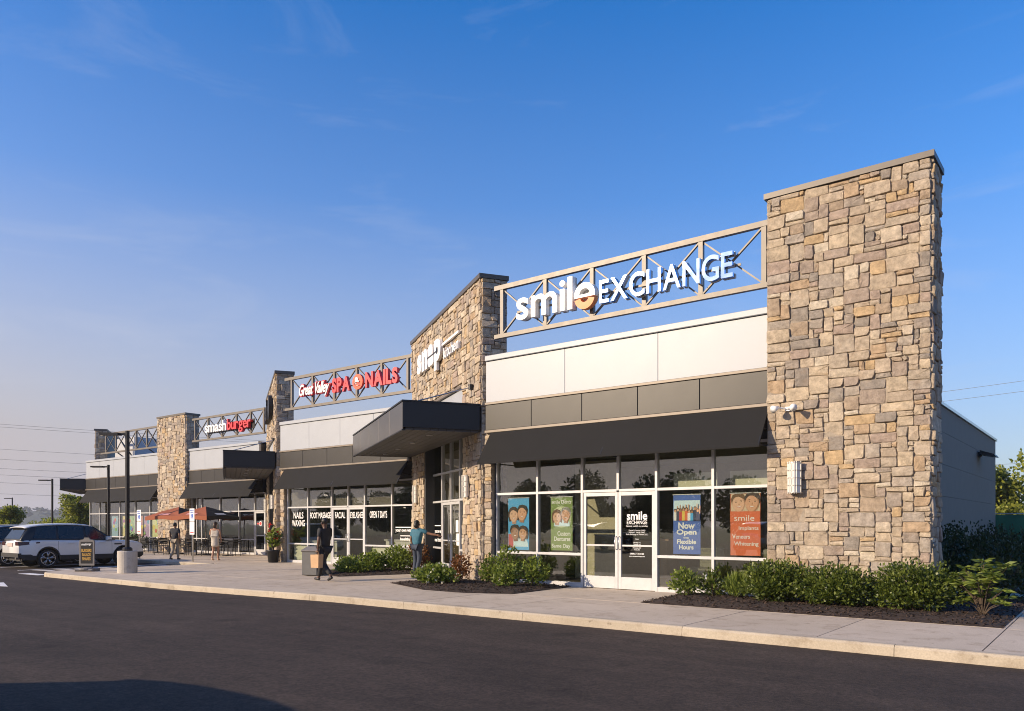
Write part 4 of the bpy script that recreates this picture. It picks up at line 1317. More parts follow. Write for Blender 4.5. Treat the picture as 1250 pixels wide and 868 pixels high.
def shrub(name, x, y, rx, ry, h, n, mat, label, seed, leaf=.06, group=None, cat='shrub', flowers=0, upright=.6, base=None, lumps=.32, wr=.34):
    r = np.random.default_rng(seed)
    z0 = gz(x) + .04
    t = thing(name, (x, y, z0), label, cat, group)
    m = int(n * 2.2)
    d = r.normal(size=(m, 3)); d /= np.linalg.norm(d, axis=1)[:, None]
    k = 1 + lumps * bump3(d, 2.3, seed * 3.1) * 1.6
    rr = (r.random(m) ** .45) * k
    P = np.stack([d[:, 0] * rx * rr, d[:, 1] * ry * rr, h * .44 + d[:, 2] * h * np.where(d[:, 2] > 0, .56, .42) * rr], 1)
    keep = (P[:, 2] > .02) & (bump3(P, 5.0 / max(.5, h), seed) > -.34)
    P = P[keep][:n]; dd = d[keep][:n]
    D = dd * .8 + r.normal(size=P.shape) * .55 + np.array([0, 0, upright])
    V = leaves(P, D, r.uniform(.7, 1.3, len(P)) * leaf, r.uniform(.8, 1.2, len(P)) * leaf * wr, r)
    link('foliage', quads_mesh(V), mat, t, (x, y, z0))
    st = MB()
    rn = random.Random(seed)
    for k in range(7):
        a = rn.uniform(0, 6.28); e = rn.uniform(.3, .85)
        st.tube([(x + .04 * math.cos(a), y + .04 * math.sin(a), z0 - .03), (x + rx * e * .5 * math.cos(a), y + ry * e * .5 * math.sin(a), z0 + h * .4), (x + rx * e * math.cos(a), y + ry * e * math.sin(a), z0 + h * .75)], [.012, .009, .004], 5)
    st.build('stem', M_bark, t)
    if flowers:
        idx = r.choice(len(P), flowers, replace=False)
        Pf = P[idx] + dd[idx] * .03
        Vf = np.concatenate([leaves(Pf, r.normal(size=Pf.shape) + np.array([0, 0, .5]), np.full(len(Pf), .06), np.full(len(Pf), .03), r) for _ in range(3)])
        link('flowers', quads_mesh(Vf), M_petal, t, (x, y, z0))
    return t

# in front of the right-hand pier
shrub('evergreen_shrub', -5.05, 14.45, .66, .54, .76, 5500, M_lf_ever, 'dense evergreen shrub at left foot of the right-hand stone pier', 101)
shrub('evergreen_shrub', -3.95, 14.40, .68, .54, .70, 5500, M_lf_ever, 'dense evergreen shrub in the middle before the right-hand stone pier', 102)
shrub('evergreen_shrub', -2.72, 14.45, .70, .56, .82, 6000, M_lf_ever, 'dense evergreen shrub at the right corner of the stone pier', 103)
shrub('leafy_shrub', -6.95, 14.55, .32, .30, .56, 700, M_lf_bright, 'bright leafy shrub under the blue poster window', 104, .075, upright=.9)
shrub('leafy_shrub', -6.42, 14.70, .28, .26, .54, 600, M_lf_ever, 'white-flowered shrub under the mullion right of the blue poster', 105, .07, flowers=14)
shrub('grass_tuft', -5.88, 14.75, .30, .28, .42, 1500, M_lf_bright, 'low feathery green tuft under the orange poster window', 106, .16, cat='plant', upright=2.2, lumps=.1, wr=.05)
# upright plant by the side path
def frond_plant(x, y, label):
    z0 = .03
    t = thing('upright_shrub', (x, y, z0), label, 'shrub')
    r = np.random.default_rng(55); rn = random.Random(55)
    st = MB(); Ps, Ds, Ls = [], [], []
    for k in range(60):
        a = rn.uniform(0, 6.28); e = rn.uniform(.05, .40); hh = rn.uniform(.2, .92)
        tip = Vector((x + e * math.cos(a), y + e * math.sin(a), z0 + hh))
        st.tube([(x, y, z0), (x + e * .4 * math.cos(a), y + e * .4 * math.sin(a), z0 + hh * .6), tip], [.010, .007, .004], 5)
        for j in range(14):
            b = rn.uniform(0, 6.28)
            Ps.append((tip - Vector((x, y, z0)))); Ds.append((math.cos(b), math.sin(b), rn.uniform(-.25, .35))); Ls.append(rn.uniform(.10, .19))
    st.build('stem', M_bark, t)
    Ps, Ds, Ls = np.array(Ps), np.array(Ds), np.array(Ls)
    link('foliage', quads_mesh(leaves(Ps, Ds, Ls, Ls * .13, r)), M_lf_bright, t, (x, y, z0))
frond_plant(-1.72, 14.35, 'tall light-leaved shrub at the corner of side path, far right')
# shaded hedge along the side wall
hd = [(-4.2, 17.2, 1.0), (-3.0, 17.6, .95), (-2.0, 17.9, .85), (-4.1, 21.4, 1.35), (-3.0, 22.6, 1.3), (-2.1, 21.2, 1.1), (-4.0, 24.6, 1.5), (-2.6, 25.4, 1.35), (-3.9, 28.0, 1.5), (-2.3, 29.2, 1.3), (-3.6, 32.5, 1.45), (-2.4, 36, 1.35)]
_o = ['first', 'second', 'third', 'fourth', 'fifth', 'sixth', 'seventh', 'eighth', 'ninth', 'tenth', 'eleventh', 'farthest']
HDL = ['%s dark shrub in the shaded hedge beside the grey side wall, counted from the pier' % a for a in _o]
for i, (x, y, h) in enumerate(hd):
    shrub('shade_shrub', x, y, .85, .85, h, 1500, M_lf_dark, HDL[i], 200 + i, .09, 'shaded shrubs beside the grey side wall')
# bed by the corner entrance, right side
shrub('flowering_shrub', -13.2, 13.75, .62, .42, .46, 1500, M_lf_bright, 'low white-flowered shrub at the left tip of the entrance bed', 301, .085, flowers=34, cat='shrub')
shrub('leafy_shrub', -12.45, 14.95, .30, .30, .66, 650, M_lf_bright, 'bushy shrub at the foot of the right entrance column', 302, .08)
shrub('leafy_shrub', -11.75, 14.8, .30, .30, .98, 750, M_lf_bright, 'tallest shrub of the entrance bed, beside the dark jamb', 303, .085)
shrub('leafy_shrub', -11.25, 14.05, .32, .30, .52, 700, M_lf_bright, 'low round shrub nearest the kerb in the entrance bed', 304, .075)
shrub('leafy_shrub', -10.75, 14.55, .32, .30, .68, 700, M_lf_bright, 'rounded shrub at the right end of the entrance bed', 305, .08)
shrub('bronze_shrub', -13.55, 15.05, .25, .25, .70, 600, M_lf_red, 'bronze-leaved shrub beside the corner entrance door', 306, .07)
# bed before the salon window
shrub('leafy_shrub', -19.9, 16.7, .55, .45, .50, 1300, M_lf_bright, 'bright low shrub at the left end of the salon bed', 311, .085)
shrub('leafy_shrub', -19.1, 17.0, .55, .45, .62, 1400, M_lf_bright, 'bright leafy shrub in the middle of the salon bed', 312, .09)
shrub('leafy_shrub', -18.5, 17.5, .55, .45, .85, 1400, M_lf_bright, 'tall bright shrub at the right of the salon bed', 313, .09)
shrub('bronze_shrub', -18.3, 18.2, .45, .40, .92, 1100, M_lf_red, 'bronze-leaved shrub behind the person in the teal shirt', 314, .08)
shrub('leafy_shrub', -18.9, 15.9, .50, .40, .40, 1100, M_lf_bright, 'lowest shrub at the front edge of the salon bed', 315, .08)

# potted plant by the salon
def potted(x, y):
    z0 = gz(x)
    t = thing('potted_plant', (x, y, z0), 'red-flowering plant in a tall dark pot left of the salon windows', 'potted plant')
    MB().lathe((x, y, z0), [(.17, 0), (.20, .02), (.25, .45), (.27, .47), (.27, .52), (.23, .52), (.22, .46)], 16).build('pot', M_black, t, True)
    r = np.random.default_rng(9); rn = random.Random(9)
    st = MB(); Ps, Ds, Ls, Fl = [], [], [], []
    for k in range(16):
        a = rn.uniform(0, 6.28); e = rn.uniform(.05, .25); hh = rn.uniform(.5, 1.05)
        tip = Vector((e * math.cos(a), e * math.sin(a), .5 + hh))
        st.tube([(x, y, z0 + .45), (x + tip.x, y + tip.y, z0 + tip.z)], [.012, .006], 5)
        for j in range(8):
            f = rn.uniform(.15, 1); b = rn.uniform(0, 6.28)
            Ps.append((tip.x * f, tip.y * f, .5 + hh * f)); Ds.append((math.cos(b), math.sin(b), .6)); Ls.append(rn.uniform(.22, .36))
        if k % 2 == 0: Fl += [tuple(tip)] * 6
    st.build('stem', M_bark, t)
    link('foliage', quads_mesh(leaves(np.array(Ps), np.array(Ds), np.array(Ls), np.array(Ls) * .2, r)), M_lf_bright, t, (x, y, z0))
    Fl = np.array(Fl)
    link('flowers', quads_mesh(leaves(Fl, r.normal(size=Fl.shape) + np.array([0, 0, .4]), np.full(len(Fl), .13), np.full(len(Fl), .04), r)), M_petal_red, t, (x, y, z0))
potted(-27.55, 19.05)

# ------------------------------------------------------------------ trees, hills, sky wires
def tree(name, x, y, z0, H, R, nleaf, label, seed, leaf=.25, mat=None, trunk=.12, crown0=.28, group=None):
    t = thing(name, (x, y, z0), label, 'tree', group)
    r = np.random.default_rng(seed); rn = random.Random(seed)
    tb = MB()
    tb.tube([(x, y, z0 - .2), (x + rn.uniform(-.1, .1), y, z0 + H * .3), (x + rn.uniform(-.2, .2), y + rn.uniform(-.2, .2), z0 + H * .85)], [trunk, trunk * .75, trunk * .2], 8)
    cl = []
    for k in range(16):
        a = rn.uniform(0, 6.28); f = rn.uniform(crown0, .85); e = R * rn.uniform(.35, .95) * (1 - abs(f - .5) * .8)
        p0 = Vector((x, y, z0 + H * f * .8)); p1 = Vector((x + e * math.cos(a), y + e * math.sin(a), z0 + H * min(.97, f + .12)))
        tb.tube([p0, p0.lerp(p1, .6) + Vector((0, 0, -.1)), p1], [trunk * .35, trunk * .22, .012], 5)
        cl.append((p1 - Vector((x, y, z0)), R * rn.uniform(.28, .48)))
        cl.append((p0.lerp(p1, .55) - Vector((x, y, z0)), R * rn.uniform(.25, .4)))
    for k in range(6):
        cl.append((Vector((rn.uniform(-.25, .25) * R, rn.uniform(-.25, .25) * R, H * rn.uniform(.72, .97))), R * rn.uniform(.22, .36)))
    tb.build('trunk', M_bark, t, True)
    per = nleaf // len(cl)
    Ps = []
    for c, rr in cl:
        d = r.normal(size=(per, 3)); d /= np.linalg.norm(d, axis=1)[:, None]
        Ps.append(np.array(c) + d * (rr * r.random(per) ** .4)[:, None] * np.array([1, 1, .75]))
    P = np.concatenate(Ps)
    D = r.normal(size=P.shape) + np.array([0, 0, -.15])
    V = leaves(P, D, r.uniform(.6, 1.3, len(P)) * leaf, r.uniform(.7, 1.2, len(P)) * leaf * .36, r)
    link('crown', quads_mesh(V), mat or M_lf_tree, t, (x, y, z0))
    return t
tree('street_tree', -73.5, 30.6, -.5, 4.6, 1.7, 9000, 'leafy young tree behind the white SUV, under the far canopy', 401, .2, crown0=.15)
tree('street_tree', -70.0, 24.0, -.5, 3.5, 1.25, 6000, 'small leafy tree behind the leftmost parked car', 402, .18, crown0=.2)
for i, (x, y, h, R) in enumerate(((-86, 34, 2.6, 1.9), (-90, 37, 2.2, 1.8), (-84, 31.5, 2.0, 1.6), (-97, 37, 2.6, 2.2))):
    tree('young_tree', x, y, -.7, h, R, 3500, ['low bushy tree beyond the lot, second of the low row', 'low bushy tree beyond the lot, third of the low row', 'lowest bushy tree of the row beyond the parking lot', 'farthest bushy tree of the row beyond the parking lot'][i], 410 + i, .25, crown0=.1, group='low trees beyond the parking lot')
tree('broad_tree', -2.2, 74, -.7, 8.6, 4.4, 12000, 'broad yellow-green tree behind the green fence, left of the other', 431, .36, trunk=.3, crown0=.2)
tree('broad_tree', 4.5, 76, -.7, 9.6, 4.8, 12000, 'taller yellow-green tree at the right picture edge behind fence', 432, .36, trunk=.3, crown0=.2)
tree('broad_tree', -8.5, 78, -.7, 6.8, 3.6, 8000, 'lower tree half hidden behind the rear corner of the building', 433, .36, trunk=.25, crown0=.2)

# wood across the road (mirrored in the shop glass)
r = np.random.default_rng(77)
tw = []
for k in range(46):
    cx = -150 + k * 5.4 + r.uniform(-2, 2); cy = -72 + r.uniform(-6, 6); H = r.uniform(7, 13) * (0.5 + .5 * math.sin(k * .55) ** 2)
    n = 2600
    d = r.normal(size=(n, 3)); d /= np.linalg.norm(d, axis=1)[:, None]
    P = np.array([cx, cy, H * .52]) + d * (r.random(n) ** .4)[:, None] * np.array([4.2, 4.2, H * .5])
    tw.append(leaves(P, r.normal(size=P.shape), r.uniform(.6, 1.3, n) * .55, r.uniform(.7, 1.2, n) * .24, r))
tag(link('far_wood', quads_mesh(np.concatenate(tw)), M_lf_dark), kind='stuff')

# distant hill
def hill_mat():
    m, n, l, p = nodes_of('hill_woods')
    t = n.new('ShaderNodeTexCoord')
    c, f = noise_col(n, l, t.outputs['Object'], .02, (.035, .05, .022), (.075, .09, .045), .35, .65, 10, .7)
    l.new(c, p.inputs['Base Color']); p.inputs['Roughness'].default_value = 1
    return m
M_hill = hill_mat()
vs, fs = [], []
NA, NR = 90, 5
for i in range(NA):
    a = rad(100 + 80 * i / (NA - 1))
    for j in range(NR):
        R = 1150 + 220 * j
        prof = math.sin(math.pi * j / (NR - 1)) ** .8
        hgt = 37 * prof * (.75 + .3 * mnoise.noise((i * .11, 0, 3)) + .06 * mnoise.noise((i * .9, j, 1)))
        vs.append((R * math.cos(a), R * math.sin(a), -2 + hgt))
for i in range(NA - 1):
    for j in range(NR - 1):
        b = i * NR + j
        fs.append((b, b + 1, b + NR + 1, b + NR))
tag(link('hills', mesh_from(vs, fs, 'hills', True), M_hill), kind='structure')
# wooded crest: uneven canopy along the hill
rw = np.random.default_rng(5)
P = []
for i in range(2600):
    a = rad(rw.uniform(118, 172)); j = rw.uniform(.6, 3.2); R = 1150 + 220 * j
    ii = (math.degrees(a) - 100) / 80 * (NA - 1)
    hgt = 37 * math.sin(math.pi * j / (NR - 1)) ** .8 * (.75 + .3 * mnoise.noise((ii * .11, 0, 3)))
    P.append((R * math.cos(a), R * math.sin(a), -2 + hgt + rw.uniform(-1, 3)))
P = np.array(P)
tag(link('hill_wood', quads_mesh(leaves(P, rw.normal(size=P.shape) * np.array([1, 1, .3]) , rw.uniform(6, 14, len(P)), rw.uniform(2, 5, len(P)), rw)), M_hill), kind='stuff')
mast = tag(MB().tube([(-1000, 560, 10), (-1000, 560, 46)], [.9, .3], 5).build('radio_mast', M_hill), 'thin radio mast on the distant wooded hill', 'mast')

M_wire = simple('wire', (.16, .16, .17), .6)
def wire(a, b, sag, rr, label, group):
    pts = []
    for i in range(25):
        t_ = i / 24
        p = Vector(a).lerp(Vector(b), t_); p.z -= sag * 4 * t_ * (1 - t_)
        pts.append(p)
    tag(MB().tube(pts, rr, 5).build('power_line', M_wire), label, 'power line', group)
for i, (za, zb) in enumerate(((25.6, 20.0), (24.9, 19.6), (19.6, 15.4), (17.2, 13.4), (14.8, 12.0), (13.2, 10.9), (11.2, 9.6), (8.4, 7.6))):
    wire((-240, 20 + i * 1.2, za + 2.5), (-110, 150 + i * 1.2, zb - 1.5), 1.2, .03,
         ['topmost', 'second highest', 'third highest', 'fourth highest', 'fourth lowest', 'third lowest', 'second lowest', 'lowest'][i] + ' of the power lines crossing the sky at left', 'power lines at left')
wire((-38, 108, 17.2), (42, 92, 19.6), .8, .022, 'upper power line crossing the sky right of the building', 'power lines at right')
wire((-38, 109, 16.2), (42, 93, 18.6), .8, .022, 'lower power line crossing the sky right of the building', 'power lines at right')
wire((-38, 96, 7.6), (42, 90, 8.6), .3, .018, 'low cable running in front of the right-hand trees', 'power lines at right')

# green-screened fence, trailer behind it
fe = thing('fence', (2, 48.2, -.2), 'chain fence with green privacy screen beyond the shaded hedge', 'fence')
M_screen = simple('green_screen', (.035, .16, .085), .75, var=.2, scale=1.2, bump=.2)
for k in range(6):
    x = -6.2 + 2.9 * k
    MB().tube([(x, 48.2, -.3), (x, 48.2, 2.1)], .04, 8).build('post', M_steel, fe)
    vs, fs = [], []
    for i in range(9):
        for j in range(2):
            xx = x + .05 + 2.8 * i / 8
            vs += [(xx, 48.17 - .03 * math.sin(i * .8 * math.pi) * (1 - .0 * j), (-.25, 2.0)[j])]
    for i in range(8): fs.append((i * 2, i * 2 + 1, i * 2 + 3, i * 2 + 2))
    s_ = link('screen', mesh_from(vs, fs, 'screen'), M_screen, fe)
    s_.modifiers.new('thick', 'SOLIDIFY').thickness = .008
MB().tube([(-6.2, 48.2, 2.06), (11.2, 48.2, 2.06)], .025, 6).build('top_rail', M_steel, fe)
tr = thing('trailer', (-1.5, 60, -.2), 'white trailer with red and blue marks showing above the green fence', 'trailer')
MB().add([(-4.4, 58.6, .6), (.5, 58.6, .6), (.9, 58.6, 2.85), (-4.4, 58.6, 2.85), (-4.4, 61, .6), (.5, 61, .6), (.9, 61, 2.85), (-4.4, 61, 2.85)],
         [(0, 1, 2, 3), (4, 7, 6, 5), (0, 4, 5, 1), (1, 5, 6, 2), (2, 6, 7, 3), (3, 7, 4, 0)]).build('body', M_white, tr)
for xa, xb, c in ((-1.62, -1.05, (.45, .12, .06)), (-.95, -.65, (.06, .12, .40)), (-.6, .05, (.25, .35, .55))):
    MB().wbox(xa, xb, 58.57, 58.598, 2.05, 2.72).build('painted_mark', simple('trailer_%d' % int(xa * -100), c, .5), tr)
for x in (-3.6, -.4):
    MB().tube([(x, 58.7, .2), (x, 59.0, .2)], .4, 14).build('wheel', M_black, tr)

# ------------------------------------------------------------------ vehicles
M_car_white = simple('car_white', (.74, .73, .70), .22, 0.0, var=.02)
M_car_silver = simple('car_silver', (.42, .43, .45), .25, .6, var=.03)
M_car_blue = simple('car_navy', (.02, .028, .06), .2, .3, var=.05)
for _m in (M_car_white, M_car_silver, M_car_blue): _m.node_tree.nodes['Principled BSDF'].inputs['Coat Weight'].default_value = .6
M_car_glass = simple('car_glass', (.012, .014, .016), .05, 0.0, var=.05)
M_car_black = simple('car_black', (.014, .014, .015), .3, var=.05)
M_trimb = simple('car_cladding', (.022, .022, .023), .6)
M_tyre = simple('tyre', (.02, .02, .02), .85)
M_rim = simple('alloy', (.55, .55, .56), .28, .9, var=.04)
M_tail = simple('tail_lamp', (.28, .012, .012), .15, var=.2)
M_taildark = simple('tail_lamp_smoked', (.05, .012, .012), .12, var=.2)
M_plate = simple('plate', (.62, .45, .40), .5)

def lerp_tab(tab, x):
    if x <= tab[0][0]: return tab[0][1]
    for (a, va), (b, vb) in zip(tab[:-1], tab[1:]):
        if x <= b: return va + (vb - va) * (x - a) / (b - a)
    return tab[-1][1]

def make_car(name, loc, rz, paint, label, tail, group=None, s=1.0, roofpaint=None, cat='car'):
    t = thing(name, loc, label, cat, group, rz, True)
    top = [(-2.42, .98), (-2.38, 1.10), (-2.2, 1.15), (-1.0, 1.14), (1.0, 1.09), (1.35, 1.08), (2.0, 1.05), (2.30, .99), (2.42, .82)]
    low = [(-2.42, .52), (-2.30, .36), (-2.0, .32), (2.0, .30), (2.3, .32), (2.42, .42)]
    RX, FX, AR, WZ = -1.42, 1.50, .435, .37
    def zl(x):
        z = lerp_tab(low, x)
        for c in (RX, FX):
            d = abs(x - c)
            if d < AR: z = max(z, WZ + math.sqrt(AR * AR - d * d))
        return z
    def wd(x, z):
        e = max(0, (abs(x) - 1.55) / .87)
        w = .985 * (1 - .16 * e ** 2.6)
        k = (z - .72) / .5
        return w * (1 - .035 * k * k - (.04 * max(0, k) ** 2))
    xs = sorted(set([round(-2.42 + 4.84 * i / 52, 4) for i in range(53)] + [RX - AR, RX + AR, FX - AR, FX + AR, -2.40, 2.40]))
    def loft(zf0, zf1, rows, off, toprows=0):
        vs, fs = [], []
        for x in xs:
            a, b = zf0(x), zf1(x)
            b = max(b, a + .001)
            sec = []
            for r_ in range(rows + 1):
                z = a + (b - a) * r_ / rows
                sec.append((x, -(wd(x, z) + off), z))
            if toprows:
                zt = lerp_tab(top, x); w0 = wd(x, b)
                for k in range(1, toprows + 1):
                    y = w0 * (1 - k / toprows)
                    sec.append((x, -y, b + (zt - b) * math.sin(math.pi / 2 * k / toprows) ** .55))
            n1 = len(sec)
            mir = [(p[0], -p[1], p[2]) for p in reversed(sec[:-1] if toprows else sec)]
            sec += mir
            vs += sec
        m = len(sec)
        for i in range(len(xs) - 1):
            for k in range(m - 1):
                if not toprows and k == rows: continue
                fs.append((i * m + k, i * m + k + 1, (i + 1) * m + k + 1, (i + 1) * m + k))
        if toprows:
            fs.append(tuple(range(m))); fs.append(tuple((len(xs) - 1) * m + k for k in reversed(range(m))))
        return MB().add(vs, fs)
    sh = lambda x: lerp_tab(top, x) - .055
    body = loft(zl, sh, 8, 0, 5).build('body', paint, t, True, (0, 0, 0))
    cl = loft(zl, lambda x: max(zl(x) + (.045 if any(abs(x - c) < AR + .02 for c in (RX, FX)) else 0), .50 if abs(x) < 2.0 else .55), 2, .010).build('cladding', M_trimb, t, True, (0, 0, 0))
    MB().box(W, -2.3, 2.3, -.80, .80, .30, .62).build('underbody', M_trimb, t)
    # cabin
    cx = [-2.36, -2.22, -2.06, -1.92, -1.5, -.9, -.3, .15, .32, .6, .9, 1.18]
    cz = [1.12, 1.36, 1.60, 1.665, 1.715, 1.74, 1.735, 1.70, 1.65, 1.47, 1.27, 1.08]
    vs, fs = [], []
    for x, z in zip(cx, cz):
        zb = 1.075; f = (z - zb) / .665
        wb = .915 if x > -2.2 else .86
        wt = wb - .20 * f
        sec = [(x, -wb, zb), (x, -(wb + wt) / 2 - .012 * f, zb + (z - zb) * .5), (x, -wt - .01, z - .05 * f), (x, -wt + .10, z - .008), (x, 0, z)]
        sec += [(p[0], -p[1], p[2]) for p in reversed(sec[:-1])]
        vs += sec
    m = 9
    for i in range(len(cx) - 1):
        for k in range(m - 1): fs.append((i * m + k, i * m + k + 1, (i + 1) * m + k + 1, (i + 1) * m + k))
    fs += [tuple(range(m)), tuple((len(cx) - 1) * m + k for k in reversed(range(m)))]
    MB().add(vs, fs).build('cabin', M_car_black, t, True, (0, 0, 0))
    # roof skin with spoiler
    vs, fs = [], []
    rx = [-2.20, -2.06, -1.92, -1.5, -.9, -.3, .12, .24]
    rz_ = [1.615, 1.645, 1.685, 1.735, 1.76, 1.755, 1.725, 1.70]
    for x, z in zip(rx, rz_):
        w = .735
        for y, dz in ((-w, -.055), (-w + .03, -.02), (-.5, .0), (0, .008), (.5, 0), (w - .03, -.02), (w, -.055)):
            vs.append((x, y, z + dz))
    for i in range(len(rx) - 1):
        for k in range(6): fs.append((i * 7 + k, i * 7 + k + 1, (i + 1) * 7 + k + 1, (i + 1) * 7 + k))
    ro = MB().add(vs, fs).build('roof', roofpaint or paint, t, True, (0, 0, 0))
    ro.modifiers.new('thick', 'SOLIDIFY').thickness = .03
    # glass
    def side_pane(pts, s_):
        P = []
        for x, z in pts:
            f = (z - 1.075) / .665
            y = .915 - .10 * f * 2 * .98 + .018
            P.append((x, s_ * y, z))
        n = len(P)
        Q = [(a, b - s_ * .012, c) for a, b, c in P]
        f_ = [tuple(range(n)), tuple(reversed(range(n, 2 * n)))] + [(i, (i + 1) % n, n + (i + 1) % n, n + i) for i in range(n)]
        MB().add(P + Q, f_).build('side_window', M_car_glass, t)
    for s_ in (-1, 1):
        side_pane([(.02, 1.12), (.93, 1.12), (.38, 1.55), (.10, 1.65), (.02, 1.66)], s_)
        side_pane([(-1.02, 1.14), (-.06, 1.13), (-.06, 1.66), (-1.02, 1.665)], s_)
        side_pane([(-1.95, 1.17), (-1.10, 1.14), (-1.10, 1.66), (-1.78, 1.615)], s_)
    def pane(name_, pts, n):
        P = [Vector(p) + Vector(n) * .012 for p in pts]; Q = [Vector(p) + Vector(n) * .002 for p in pts]
        MB().add(P + Q, [(0, 1, 2, 3), (7, 6, 5, 4), (0, 4, 5, 1), (1, 5, 6, 2), (2, 6, 7, 3), (3, 7, 4, 0)]).build(name_, M_car_glass, t)
    pane('rear_window', [(-2.345, -.74, 1.15), (-2.345, .74, 1.15), (-2.09, .64, 1.565), (-2.09, -.64, 1.565)], (-.87, 0, .5))
    pane('windscreen', [(1.10, -.80, 1.135), (.38, -.66, 1.625), (.38, .66, 1.625), (1.10, .80, 1.135)], (.57, 0, .82))
    # wheels
    for x in (RX, FX):
        for s_ in (-1, 1):
            yo = s_ * .955
            prof = [(.22, -.09), (.34, -.115), (.365, -.09), (.37, 0), (.365, .09), (.34, .115), (.22, .09)]
            vs, fs = [], []
            n = 28
            for r_, o in prof:
                for k in range(n):
                    a = 2 * math.pi * k / n
                    vs.append((x + r_ * math.cos(a), yo - s_ * .11 + o, WZ + r_ * math.sin(a)))
            for i in range(len(prof) - 1):
                for k in range(n): fs.append((i * n + k, i * n + (k + 1) % n, (i + 1) * n + (k + 1) % n, (i + 1) * n + k))
            wh = MB().add(vs, fs).build('wheel', M_tyre, t, True)
            rim = MB()
            rim.tube([(x, yo - s_ * .16, WZ), (x, yo - s_ * .03, WZ)], .055, 12)
            for k in range(5):
                for da in (-.16, .16):
                    a = 2 * math.pi * k / 5 + .3
                    rim.bar((x + .05 * math.cos(a), yo - s_ * .03, WZ + .05 * math.sin(a)), (x + .255 * math.cos(a + da), yo - s_ * .015, WZ + .255 * math.sin(a + da)), .03, .03, (0, 1, 0))
            ring = [(x + .262 * math.cos(2 * math.pi * k / 24), yo - s_ * .02, WZ + .262 * math.sin(2 * math.pi * k / 24)) for k in range(25)]
            rim.tube(ring, .018, 6, False)
            rim.build('rim', M_rim, wh, True)
            MB().tube([(x, yo - s_ * .20, WZ), (x, yo - s_ * .13, WZ)], .25, 20).build('brake_disc', M_car_black, wh)
    # lamps, handles, seams, mirrors, plate
    for s_ in (-1, 1):
        vs = []
        for x, z0_, z1_ in ((-2.435, .90, 1.04), (-2.41, .895, 1.045), (-2.2, .92, 1.045), (-1.72, .985, 1.035)):
            for z in (z0_, z1_): vs.append((x, s_ * (wd(x, z) + .012), z))
        vs2 = [(a, b - s_ * (.30 if i < 4 else .05), c) for i, (a, b, c) in enumerate(vs)]
        fs = [(0, 2, 3, 1), (2, 4, 5, 3), (4, 6, 7, 5), (8, 9, 11, 10), (10, 11, 13, 12), (12, 13, 15, 14), (0, 1, 9, 8), (6, 14, 15, 7),
              (0, 8, 10, 2), (2, 10, 12, 4), (4, 12, 14, 6), (1, 3, 11, 9), (3, 5, 13, 11), (5, 7, 15, 13)]
        MB().add(vs + vs2, fs).build('tail_lamp', tail, t)
        for x in (-.58, .62): MB().cbox(Fr(0, s_ * (wd(x, .98)) , 0 if s_ < 0 else math.pi, 0), (x - .10) * -s_ if s_ > 0 else x - .10, (x + .10) * -s_ if s_ > 0 else x + .10, -.01, .035, .965, .99, .006).build('door_handle', paint, t) if s_ < 0 else \
            MB().wbox(x - .1, x + .1, wd(x, .98) - .01, wd(x, .98) + .035, .965, .99).build('door_handle', paint, t)
        for x in (-1.05, -.02, 1.02):
            seam = MB()
            zs_ = [.52 + (.54) * k / 6 for k in range(7)]
            seam.tube([(x, s_ * (wd(x, z) + .0005), z) for z in zs_], .005, 4)
            seam.build('door_seam', M_car_black, t)
        mr = MB().cbox(Fr(.86, s_ * .98, 0 if s_ < 0 else math.pi, 0), -.09, .09, -.02, .17, 1.08, 1.22, .03)
        mr.build('mirror', paint, t)
        MB().wbox(1.12, 1.42, s_ * .985 - .012, s_ * .985 + .012, .88, .93).build('side_vent', M_car_black, t)
        MB().wbox(2.20, 2.40, s_ * .72 - .14, s_ * .72 + .14, .70, .80).build('headlamp', M_car_glass, t)
    MB().wbox(-2.445, -2.42, -.26, .26, .86, 1.0).build('number_plate', M_plate, t)
    MB().wbox(-2.46, -2.30, -.86, .86, .44, .60).build('rear_bumper', M_trimb, t)
    for s_ in (-.6, .6): MB().tube([(-2.30, s_, .40), (-2.46, s_, .40)], .05, 10).build('exhaust', M_steel, t)
    MB().wbox(2.36, 2.44, -.55, .55, .52, .72).build('grille', M_car_black, t)
    if s != 1.0: t.scale = (s, s, s)
    return t
AZ = gz(-30) - .14
make_car('parked_suv', (-34.2, 14.1, AZ), rad(90), M_car_white, 'white SUV with black windows parked nose-in at left', M_taildark, 'cars parked nose-in')
make_car('parked_car', (-37.0, 13.6, AZ), rad(90), M_car_silver, 'silver car with red tail lamp cut by the left picture edge', M_tail, 'cars parked nose-in', .95, M_car_blue)
make_car('parked_car', (-39.8, 14.3, AZ), rad(90), M_car_blue, 'dark blue car behind the silver one at the left picture edge', M_tail, 'cars parked nose-in', .97)
make_car('shadow_caster_car', (-8.2, -.28, -.14), rad(0), M_car_blue, 'unseen car added out of frame to cast the shadow at bottom left', M_tail)  # stand-in added to cast the bottom-left shadow; the real caster is unknown
# cars in the lot across the lane (mirrored in the shop glass)
for i, (x, y, p) in enumerate(((-16, -13, M_car_silver), (-3.5, -13.3, M_car_white), (4.5, -13, M_car_blue), (-27, -13.2, M_car_blue))):
    make_car('lot_car', (x, y, -.14 if x > -13 else -.2), rad(-90), p, ['silver car', 'white car', 'navy car', 'dark blue car'][i] + ' across the lane mirrored in the shop windows, out of frame', M_tail, 'cars across the lane')

